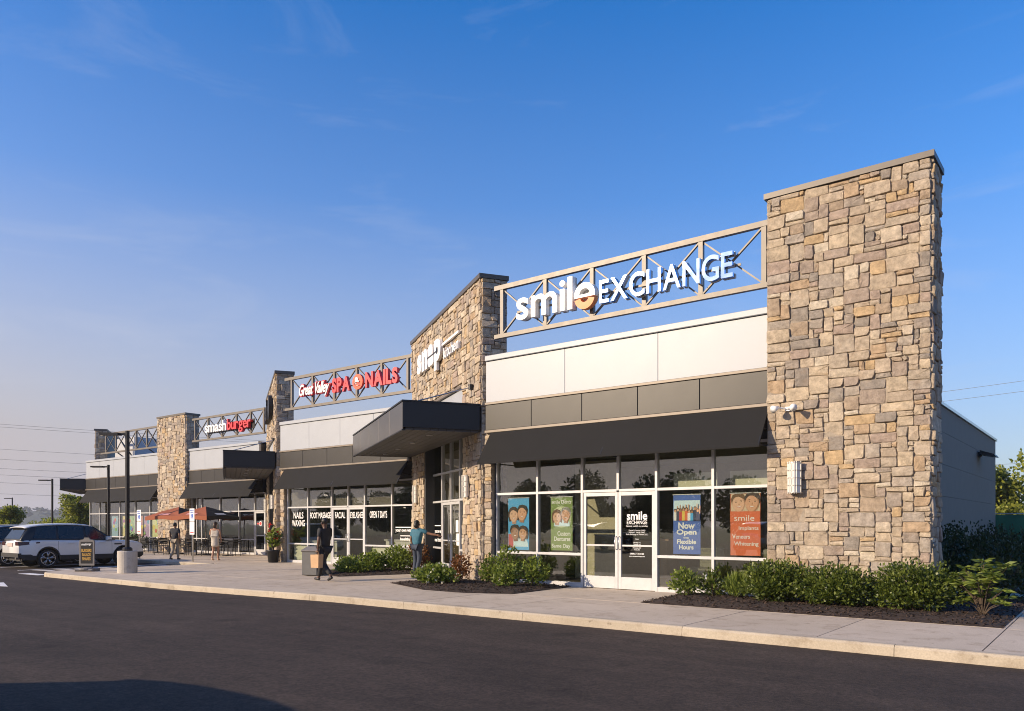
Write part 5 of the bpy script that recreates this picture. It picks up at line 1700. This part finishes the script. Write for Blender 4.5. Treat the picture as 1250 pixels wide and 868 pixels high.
# ------------------------------------------------------------------ light poles, signs, bin
def lamp_post(x, y, h, label, pedestal=True, arm=.85):
    z0 = gz(x)
    t = thing('lamp_post', (x, y, z0), label, 'lamp post', 'parking lot lamp posts')
    zb = 0
    if pedestal:
        MB().lathe((x, y, z0), [(.30, 0), (.30, .70), (.285, .72)], 24).build('pedestal', M_post_conc, t, False)
        MB().lathe((x, y, z0 + .72), [(.15, 0), (.15, .07), (.11, .12)], 12).build('base_cover', M_black, t)
        zb = .72
    MB().bar((x, y, z0 + zb - .1), (x, y, z0 + h), .10).build('pole', M_black, t)
    d = Vector((-.786, -.618, 0)).normalized()
    a = Vector((x, y, z0 + h - .10)); b = a + d * arm
    MB().bar(a, a + d * .3, .06, .07).build('arm', M_black, t)
    MB().bar(a + d * .25, b, .30, .075).build('lamp_head', M_black, t)
lamp_post(-25.4, 12.05, 4.62, 'black lamp post on a round concrete pedestal at the kerb corner')
lamp_post(-40.6, 18.3, 4.62, 'black lamp post behind the white SUV bonnet', True)
lamp_post(-56.0, 21.6, 4.62, 'black lamp post standing behind the roof of the white SUV', True)
lamp_post(-99.0, 34.0, 4.62, 'farthest small lamp post at the left edge', True)

M_signgrey = simple('sign_frame_grey', (.16, .15, .145), .55)
def a_sign(x, y):
    z0 = gz(x)
    th = rad(34)
    F = Fr(x, y, th, z0)
    t = thing('pavement_sign', (x, y, z0), 'grey pavement sign with yellow menu lettering on a weighted base', 'sign')
    MB().cbox(F, -.36, .36, -.26, .26, 0, .10, .05).build('base', M_signgrey, t)
    MB().lathe(F.p(0, 0, .08), [(.30, 0), (.28, .04), (.1, .07)], 16).build('base_top', M_signgrey, t)
    poly = [(-.30, .22), (.30, .22), (.30, 1.14), (.27, 1.20), (.13, 1.22), (.09, 1.29), (-.09, 1.29), (-.13, 1.22), (-.27, 1.20), (-.30, 1.14)]
    for x_ in (-.2, .2): MB().bar(F.p(x_, 0, .08), F.p(x_, 0, .25), .03).build('spring_leg', M_black, t)
    MB().prism(F, poly, -.03, .03).build('frame', M_signgrey, t)
    MB().prism(F, rect(-.235, .235, .30, 1.13), .031, .036).build('board', M_black, t)
    put_text('menu_words', 'a2', F, -.2, .2, .42, .86, .037, .003, simple('menu_yellow', (.50, .29, .05), .5), t)
    put_text('brand_words', 'a1', F, -.2, .0, .99, 1.08, .037, .003, K_wh, t)
    put_text('brand_words', 'a3', F, .01, .2, .97, 1.09, .037, .003, K_wh, t)
    return t
a_sign(-27.4, 11.65).scale = (.88, .88, .88)

def parking_sign(x, y, label):
    z0 = gz(x)
    t = thing('parking_sign', (x, y, z0), label, 'sign', 'reserved parking signs')
    MB().bar((x, y, z0), (x, y, z0 + 2.2), .05).build('post', M_steel, t)
    F = Fr(x, y - .03, rad(4), z0)
    MB().cbox(F, -.17, .17, 0, .008, 1.72, 2.25, .002).build('plate', K_wh, t)
    MB().prism(F, rect(-.09, .09, 1.83, 2.02), .009, .011).build('blue_symbol', K_blue, t)
    MB().prism(F, circle(0, 1.98, .022, 10), .0115, .0125).build('symbol_head', K_wh, t)
    MB().prism(F, annulus(0, 1.89, .035, .05, 110, 360, 14), .0115, .0125).build('symbol_wheel', K_wh, t)
    put_text('plate_words', 'park', F, -.13, .13, 2.06, 2.2, .009, .002, K_blue, t)
    MB().cbox(F, -.17, .17, 0, .008, 1.15, 1.70, .002).build('lower_plate', K_wh, t)
    MB().prism(F, rect(-.12, .12, 1.22, 1.26), .009, .011).build('red_line', K_red, t)
parking_sign(-30.8, 17.35, 'white parking sign with blue symbol on a post beside the woman')
parking_sign(-35.5, 17.4, 'white parking sign on a post behind the lamp post pedestal')

def bin_():
    x, y = -19.5, 14.95
    z0 = gz(x)
    t = thing('litter_bin', (x, y, z0), 'square grey litter bin beside the man carrying a paper bag', 'litter bin')
    F = Fr(x, y, rad(20), z0)
    MB().cbox(F, -.27, .27, -.27, .27, .02, .74, .02).build('body', simple('bin_grey', (.10, .10, .10), .6), t)
    MB().cbox(F, -.29, .29, -.29, .29, .74, .80, .02).build('rim', MATS['sign_frame_grey'], t)
    MB().add([F.p(-.27, -.27, .80), F.p(.27, -.27, .80), F.p(.27, .27, .80), F.p(-.27, .27, .80), F.p(-.15, -.15, .90), F.p(.15, -.15, .90), F.p(.15, .15, .90), F.p(-.15, .15, .90)],
             [(4, 5, 6, 7), (0, 1, 5, 4), (1, 2, 6, 5), (2, 3, 7, 6), (3, 0, 4, 7)]).build('hood', M_signgrey, t)
bin_()

# ------------------------------------------------------------------ patio
M_umb = simple('umbrella_rust', (.30, .085, .035), .8, var=.08)
M_umb2 = simple('umbrella_black_shade', (.016, .014, .013), .8)  # black alternate panels; the colour also stands in for shade away from sun
M_wood = simple('patio_slat', (.10, .065, .045), .6)
K_pink = pm('print_pink', (.72, .35, .33))
def umbrella(x, y, rot, label):
    z0 = gz(x)
    t = thing('patio_umbrella', (x, y, z0), label, 'umbrella', 'patio umbrellas')
    MB().lathe((x, y, z0), [(.28, 0), (.28, .05), (.05, .08)], 16).build('base', M_black, t)
    MB().tube([(x, y, z0 + .05), (x, y, z0 + 2.45)], .025, 8).build('pole', M_wood, t)
    R, n = 1.62, 4
    for k in range(n):
        a0, a1 = rot + 2 * math.pi * k / n, rot + 2 * math.pi * (k + 1) / n
        vs = []
        top = Vector((x, y, z0 + 2.50)); e0 = Vector((x + R * math.cos(a0), y + R * math.sin(a0), z0 + 1.98)); e1 = Vector((x + R * math.cos(a1), y + R * math.sin(a1), z0 + 1.98))
        m0 = top.lerp(e0, .5) + Vector((0, 0, .03)); m1 = top.lerp(e1, .5) + Vector((0, 0, .03)); mm = m0.lerp(m1, .5) - Vector((0, 0, .03)); em = e0.lerp(e1, .5) + Vector((0, 0, .04))
        dn = Vector((0, 0, -.2))
        s_ = MB().add([top, m0, mm, m1, e0, em, e1, e0 + dn, em + dn * .8, e1 + dn], [(0, 1, 2), (0, 2, 3), (1, 4, 5, 2), (2, 5, 6, 3), (4, 7, 8, 5), (5, 8, 9, 6)]).build('canopy_panel', M_umb if k % 2 == 0 else M_umb2, t)
        s_.modifiers.new('thick', 'SOLIDIFY').thickness = .006
        MB().tube([(x, y, z0 + 2.0), e0 - Vector((0, 0, .03))], .008, 4).build('rib', M_black, t)
        o = Vector((math.cos((a0 + a1) / 2), math.sin((a0 + a1) / 2), .35)).normalized()
        c = mm.lerp(em, .62) + o * .02
        u = (e1 - e0).normalized(); w = (em - mm).normalized()
        MB().add([c - u * .33 - w * .10, c + u * .33 - w * .10, c + u * .33 + w * .10, c - u * .33 + w * .10], [(0, 1, 2, 3)]).build('printed_logo', K_wh if k else K_pink, t)
    return t
umbrella(-39.4, 21.4, rad(-74 - 45), 'rust-brown patio umbrella in front of the far stone pier')
umbrella(-36.9, 21.5, rad(-74 - 45), 'rust-brown patio umbrella before the restaurant windows, near the woman')

def patio_table(x, y, label):
    z0 = gz(x)
    t = thing('patio_table', (x, y, z0), label, 'table', 'patio tables')
    MB().box(Fr(x, y, .2, z0), -.36, .36, -.36, .36, .715, .745).build('tabletop', M_black, t)
    MB().tube([(x, y, z0 + .02), (x, y, z0 + .72)], .03, 8).build('pedestal', M_black, t)
    for a in (0, 90):
        d = Vector((math.cos(rad(a + 30)), math.sin(rad(a + 30)), 0)) * .3
        c = Vector((x, y, z0 + .02)); MB().bar(c - d, c + d, .05, .03).build('foot', M_black, t)
    return t
def patio_chair(x, y, rz, label):
    t = thing('patio_chair', (x, y, gz(x)), label, 'chair', 'black patio chairs', rz, True)
    F = Fr(0, 0, 0, 0)
    for k in range(5): MB().box(F, -.21 + .085 * k, -.145 + .085 * k, -.21, .21, .435, .455).build('seat_slat', M_black, t)
    for k in range(4): MB().bar((-.2, .21 + .02 * k, .56 + .085 * k), (.2, .21 + .02 * k, .56 + .085 * k), .015, .055).build('back_slat', M_black, t)
    for sx in (-.21, .21):
        MB().tube([(sx, -.2, 0), (sx, -.2, .44)], .013, 6).build('leg', M_black, t)
        MB().tube([(sx, .23, 0), (sx, .2, .44), (sx, .29, .88)], .013, 6).build('leg', M_black, t)
        MB().tube([(sx, -.2, .44), (sx, -.2, .64), (sx, .22, .66)], .012, 6).build('armrest', M_black, t)
    return t
n_ = 0
TB_ = [(-44.2, 21.6), (-42.2, 21.7), (-39.6, 21.0), (-37.1, 21.1), (-35.2, 21.7)]
TL = ['left of the stone pier', 'at the foot of the far stone pier', 'under the left patio umbrella', 'under the right patio umbrella', 'beside the restaurant door']
for (x, y), l_ in zip(TB_, TL):
    patio_table(x, y, 'black patio table ' + l_)
    for k, (dx, dy, rz) in enumerate(((-.62, .05, 90), (.62, -.05, -90), (.05, -.62, 180), (0, .62, 0))):
        if k == 3 and y > 21.5: continue
        patio_chair(x + dx, y + dy, rad(rz + random.uniform(-18, 18)), 'black patio chair ' + ('left of', 'right of', 'before', 'behind')[k] + ' table ' + l_)
for i, (x, y) in enumerate(((-46.6, 22.4), (-45.6, 22.2))):
    shrub('patio_planting', x, y, .55, .45, .95, 900, M_lf_dark, ['left', 'right'][i] + ' one of two dark bushes before the far-left shop window', 500 + i, .1)

# ------------------------------------------------------------------ people
def skin_mesh(V, E, R, sub=2, name='body'):
    me = bpy.data.meshes.new(name)
    me.from_pydata(V, E, [])
    o = bpy.data.objects.new(name, me)
    COL.objects.link(o)
    md = o.modifiers.new('skin', 'SKIN')
    md.use_smooth_shade = True
    sv = me.skin_vertices[0].data
    for i, r_ in enumerate(R):
        sv[i].radius = r_ if isinstance(r_, tuple) else (r_, r_)
        sv[i].use_root = (i == 0)
    sd = o.modifiers.new('sub', 'SUBSURF'); sd.levels = sub; sd.render_levels = sub
    dg = bpy.context.evaluated_depsgraph_get()
    m2 = bpy.data.meshes.new_from_object(o.evaluated_get(dg))
    m2.name = name
    bpy.data.objects.remove(o)
    bpy.data.meshes.remove(me)
    m2.materials.clear()
    m2.polygons.foreach_set('use_smooth', [True] * len(m2.polygons))
    return m2

def person(loc, rz, label, J, H, mats, hair='short', dress=False, sleeves=True, held=None):
    """J: joints (local: x right, y forward, z up, for a 1.75 m figure)"""
    t = thing('person', loc, label, 'person', None, rz, True)
    t.scale = (H / 1.75,) * 3
    j = dict(pelvis=(0, 0, .95), waist=(0, 0, 1.08), chest=(0, .01, 1.30), neck=(0, 0, 1.47), hb=(0, .02, 1.56), ht=(0, .015, 1.66))
    j.update(J)
    V, E, R, idx = [], [], [], {}
    def add(k, r_, par=None):
        idx[k] = len(V); V.append(tuple(j[k])); R.append(r_)
        if par: E.append((idx[par], idx[k]))
    add('pelvis', (.115, .085)); add('waist', (.105, .075), 'pelvis'); add('chest', (.118, .082), 'waist')
    add('neck', .055, 'chest'); add('hb', (.072, .088), 'neck'); add('ht', (.074, .09), 'hb')
    for s in 'LR':
        add('sh' + s, .054, 'chest'); add('el' + s, .045, 'sh' + s); add('wr' + s, .030, 'el' + s)
        add('hip' + s, .088, 'pelvis'); add('kn' + s, .060, 'hip' + s); add('an' + s, .040, 'kn' + s); add('to' + s, .034, 'an' + s)
    me = skin_mesh(V, E, R, 2, 'body')
    # hands: palm and five fingers added to the body mesh; nose and ears
    bm = bmesh.new(); bm.from_mesh(me)
    ex = MB()
    for s, sg in (('L', -1), ('R', 1)):
        w = Vector(j['wr' + s]); d = (w - Vector(j['el' + s])).normalized()
        side = d.cross(Vector((sg, .2, .1))).normalized(); nrm = side.cross(d)
        palm = w + d * .085
        ex.tube([w - d * .02, w + d * .03, palm], [.024, .034, .028], 8)
        for k, L in enumerate((.065, .078, .082, .072, .052)):
            if k == 0:
                b = w + d * .03 + side * .03
                ex.tube([b, b + (d + side * .7).normalized() * .035, b + (d * 1.3 + side * .3 - nrm * .3).normalized() * .07], [.0105, .0095, .007], 6)
            else:
                b = palm + side * (.028 - .0185 * (k - 1))
                ex.tube([b - d * .01, b + d * L * .5 - nrm * .008, b + d * L * .85 - nrm * .035], [.0095, .0085, .0065], 6)
    hb = Vector(j['hb'])
    ex.tube([hb + Vector((0, .085, .055)), hb + Vector((0, .112, .02)), hb + Vector((0, .09, .012))], [.010, .016, .012], 6)
    for sg in (-1, 1): ex.tube([hb + Vector((sg * .074, -.005, .0)), hb + Vector((sg * .084, -.012, .03)), hb + Vector((sg * .078, -.01, .055))], [.010, .016, .012], 6)
    me2 = mesh_from(ex.v, ex.f, 'hands', True)
    bm.from_mesh(me2); bm.to_mesh(me); bm.free()
    me.polygons.foreach_set('use_smooth', [True] * len(me.polygons))
    body = link('body', me, mats['skin'], t)
    # eyes
    for sg in (-1, 1):
        MB().tube([hb + Vector((sg * .03, .083, .05)), hb + Vector((sg * .03, .090, .05))], .010, 8).build('eye', M_black, body)
    # clothes
    def cloth(name, chain, mat):
        V, E, R, ix = [], [], [], {}
        for k, p, r_, par in chain:
            ix[k] = len(V); V.append(tuple(p)); R.append(r_)
            if par: E.append((ix[par], ix[k]))
        return link(name, skin_mesh(V, E, R, 2, name), mat, t)
    lp = lambda a, b, f: tuple(Vector(j[a]).lerp(Vector(j[b]), f))
    top = [('pelvis', Vector(j['pelvis']) + Vector((0, 0, -.05)), (.178, .138), None), ('waist', j['waist'], (.165, .122), 'pelvis'), ('chest', j['chest'], (.182, .13), 'waist'), ('neck', Vector(j['neck']) - Vector((0, 0, .045)), (.085, .075), 'chest')]
    if sleeves:
        for s in 'LR':
            top += [('sh' + s, j['sh' + s], .082, 'chest'), ('sl' + s, lp('sh' + s, 'el' + s, .75), .066, 'sh' + s)]
    else:
        for s in 'LR': top += [('sh' + s, lp('chest', 'sh' + s, .95), .066, 'chest')]
    if dress:
        top[0] = ('pelvis', Vector(j['pelvis']) + Vector((0, 0, -.02)), (.175, .14), None)
        top.append(('hem', Vector(j['pelvis']) + Vector((0, .0, -.36)), (.20, .15), 'pelvis'))
        cloth('dress', top, mats['top'])
    else:
        cloth('shirt', top, mats['top'])
        legs = [('pelvis', Vector(j['pelvis']) + Vector((0, 0, -.01)), (.16, .118), None)]
        for s in 'LR':
            legs += [('hip' + s, j['hip' + s], .102, 'pelvis'), ('kn' + s, j['kn' + s], .078, 'hip' + s), ('an' + s, lp('kn' + s, 'an' + s, .96), .062, 'kn' + s)]
        cloth('trousers', legs, mats['legs'])
    for s in 'LR':
        a, b = Vector(j['an' + s]), Vector(j['to' + s])
        d = (b - a); d.z = 0; d = d.normalized() if d.length > 1e-4 else Vector((0, 1, 0))
        b0 = Vector((b.x, b.y, b.z))
        cloth('shoe', [('heel', a - d * .045 + Vector((0, 0, -.035)), .046, None), ('mid', a.lerp(b, .5) + Vector((0, 0, -.01)), .046, 'heel'), ('toe', b0 + d * .045, (.040, .032), 'mid')], mats['shoe'])
    def blob(c, rx, ry, rz_):
        vs, fs = [], []
        for i in range(9):
            for k in range(14):
                p_, a_ = math.pi * (i + .02) / 8.04, 2 * math.pi * k / 14
                vs.append((c[0] + rx * math.sin(p_) * math.cos(a_), c[1] + ry * math.sin(p_) * math.sin(a_), c[2] + rz_ * math.cos(p_)))
        for i in range(8):
            for k in range(14): fs.append((i * 14 + k, i * 14 + (k + 1) % 14, (i + 1) * 14 + (k + 1) % 14, (i + 1) * 14 + k))
        return vs, fs
    hz = hb + Vector((0, -.030, .085))
    hm_ = MB().add(*blob(hz, .088, .098, .092))
    if hair == 'cap': hm_.add(*blob(hz + Vector((0, -.045, -.07)), .08, .07, .10))
    if hair == 'long': hm_.add(*blob(hz + Vector((0, -.05, -.09)), .078, .055, .13))
    hm_.build('hair', mats['hair'], t, True)
    return t

mk_ = lambda n, c, r_=.75: simple(n, c, r_, var=.18, scale=11, bump=.9 if 'cloth' in n else 0)
SKd = mk_('skin_dark', (.11, .055, .035), .5); SKm = mk_('skin_tan', (.38, .20, .125), .5); SKb = mk_('skin_brown', (.20, .10, .06), .5)
C_black = mk_('cloth_black', (.014, .014, .016)); C_jean = mk_('cloth_jeans', (.028, .04, .065)); C_teal = mk_('cloth_teal', (.03, .13, .19))
C_khaki = mk_('cloth_khaki', (.30, .25, .18)); C_navy = mk_('cloth_navy', (.012, .014, .022)); C_cream = mk_('cloth_cream', (.50, .45, .38))
C_shoe = mk_('shoe_dark', (.02, .02, .022), .5); C_shoew = mk_('shoe_light', (.55, .53, .50), .5); C_hair = mk_('hair_black', (.010, .009, .008), .5); C_hairb = mk_('hair_brown', (.035, .017, .01), .5)
stand = dict(shL=(-.175, 0, 1.40), shR=(.175, 0, 1.40), elL=(-.23, -.02, 1.13), elR=(.23, -.02, 1.13), wrL=(-.24, .06, .89), wrR=(.24, .06, .89),
             hipL=(-.09, 0, .90), hipR=(.09, 0, .90), knL=(-.10, .03, .49), knR=(.10, .03, .49), anL=(-.10, -.02, .085), anR=(.10, -.02, .085), toL=(-.11, .12, .035), toR=(.11, .12, .035))
# man walking left with a paper bag
walk1 = dict(stand, pelvis=(0, 0, .93), hipL=(-.09, .02, .88), hipR=(.09, -.02, .88), knL=(-.09, -.06, .47), anL=(-.09, -.36, .17), toL=(-.09, -.27, .045), knR=(.09, .24, .49), anR=(.09, .36, .085), toR=(.09, .50, .05),
             elL=(-.24, -.03, 1.12), wrL=(-.23, .02, .87), elR=(.24, .08, 1.13), wrR=(.22, .30, 1.08), ht=(0, .025, 1.66), hb=(0, .035, 1.56))
person((-16.95, 13.35, gz(-16.95)), rad(92), 'man in black T-shirt walking left past the bin with a paper bag', walk1, 1.74, dict(skin=SKd, top=C_black, legs=C_black, shoe=C_shoe, hair=C_hair))
bx_, by_ = -16.97, 13.10
F_ = Fr(bx_, by_, rad(2), gz(bx_))
pb = thing('paper_bag', (bx_, by_, gz(bx_) + .36), 'tan paper bag held by the man in black', 'bag')
M_kraft = simple('kraft_paper', (.48, .31, .17), .8, var=.08, bump=.2)
MB().add([F_.p(-.15, -.08, .38), F_.p(.15, -.08, .38), F_.p(.15, .08, .38), F_.p(-.15, .08, .38), F_.p(-.165, -.085, .73), F_.p(.165, -.085, .74), F_.p(.165, .085, .74), F_.p(-.165, .085, .73)],
         [(0, 1, 2, 3), (0, 4, 5, 1), (1, 5, 6, 2), (2, 6, 7, 3), (3, 7, 4, 0)]).build('bag_body', M_kraft, pb)
MB().tube([F_.p(-.07, 0, .72), F_.p(-.05, 0, .81), F_.p(.05, 0, .81), F_.p(.07, 0, .72)], .006, 5).build('bag_handle', M_kraft, pb)
# person reaching for the corner entrance
reach = dict(stand, shR=(.175, .02, 1.41), elR=(.42, .12, 1.30), wrR=(.66, .20, 1.26), knL=(-.10, .05, .49), anR=(.10, -.14, .10), knR=(.10, .0, .49), toR=(.10, -.01, .035), elL=(-.24, -.02, 1.13), wrL=(-.22, .08, .90))
person((-16.85, 16.75, gz(-16.85)), rad(4), 'person in teal shirt and jeans reaching towards the corner entrance', reach, 1.69, dict(skin=SKb, top=C_teal, legs=C_jean, shoe=C_shoe, hair=C_hair), hair='cap')
# man seen from behind
walk3 = dict(stand, knR=(.09, .12, .50), anR=(.09, .10, .09), toR=(.09, .24, .04), knL=(-.09, .0, .48), anL=(-.09, -.22, .13), toL=(-.09, -.10, .04), elL=(-.25, .0, 1.14), elR=(.25, -.04, 1.14), wrL=(-.22, .12, .93), wrR=(.24, .02, .90))
person((-33.0, 17.75, gz(-33)), rad(30), 'man in dark shirt and khaki trousers walking away towards the umbrellas', walk3, 1.68, dict(skin=SKb, top=C_navy, legs=C_khaki, shoe=C_shoe, hair=C_hair))
# woman in a pale dress
walk4 = dict(stand, knR=(.08, .12, .50), anR=(.08, .14, .10), toR=(.08, .27, .04), knL=(-.08, .0, .49), anL=(-.08, -.12, .13), toL=(-.08, .0, .04), elL=(-.24, .04, 1.15), wrL=(-.16, .24, 1.16), elR=(.23, -.03, 1.14), wrR=(.22, .08, .93))
person((-30.75, 18.35, gz(-30.7)), rad(38), 'woman in sleeveless pale dress walking towards the restaurant', walk4, 1.72, dict(skin=SKm, top=C_cream, legs=C_cream, shoe=mk_('shoe_nude', (.5, .33, .22)), hair=C_hairb), hair='long', dress=True, sleeves=False)
hbz = gz(-30.7)
hbg = thing('handbag', (-31.05, 18.3, hbz + .9), 'dark handbag on the arm of the woman in the pale dress', 'bag')
Fh = Fr(-31.0, 18.32, rad(38), hbz)
MB().cbox(Fh, -.17, .15, -.06, .06, .88, 1.08, .03).build('bag_body', C_black, hbg)
MB().tube([Fh.p(-.1, 0, 1.07), Fh.p(-.05, 0, 1.22), Fh.p(.05, 0, 1.22), Fh.p(.1, 0, 1.07)], .01, 6).build('strap', C_black, hbg)

# ------------------------------------------------------------------ evening haze
hzb = MB().wbox(-2040, 2040, -2040, 2040, -5, 52).build('haze', None)
hzb['kind'] = 'stuff'
mh = bpy.data.materials.new('haze_air'); mh.use_nodes = True
for n__ in list(mh.node_tree.nodes):
    if n__.type == 'BSDF_PRINCIPLED': mh.node_tree.nodes.remove(n__)
pv = mh.node_tree.nodes.new('ShaderNodeVolumePrincipled')
pv.inputs['Color'].default_value = (.86, .88, .95, 1)
pv.inputs['Density'].default_value = 0.0003
pv.inputs['Anisotropy'].default_value = 0.3
mh.node_tree.links.new(pv.outputs[0], mh.node_tree.nodes['Material Output'].inputs['Volume'])
hzb.data.materials.append(mh)
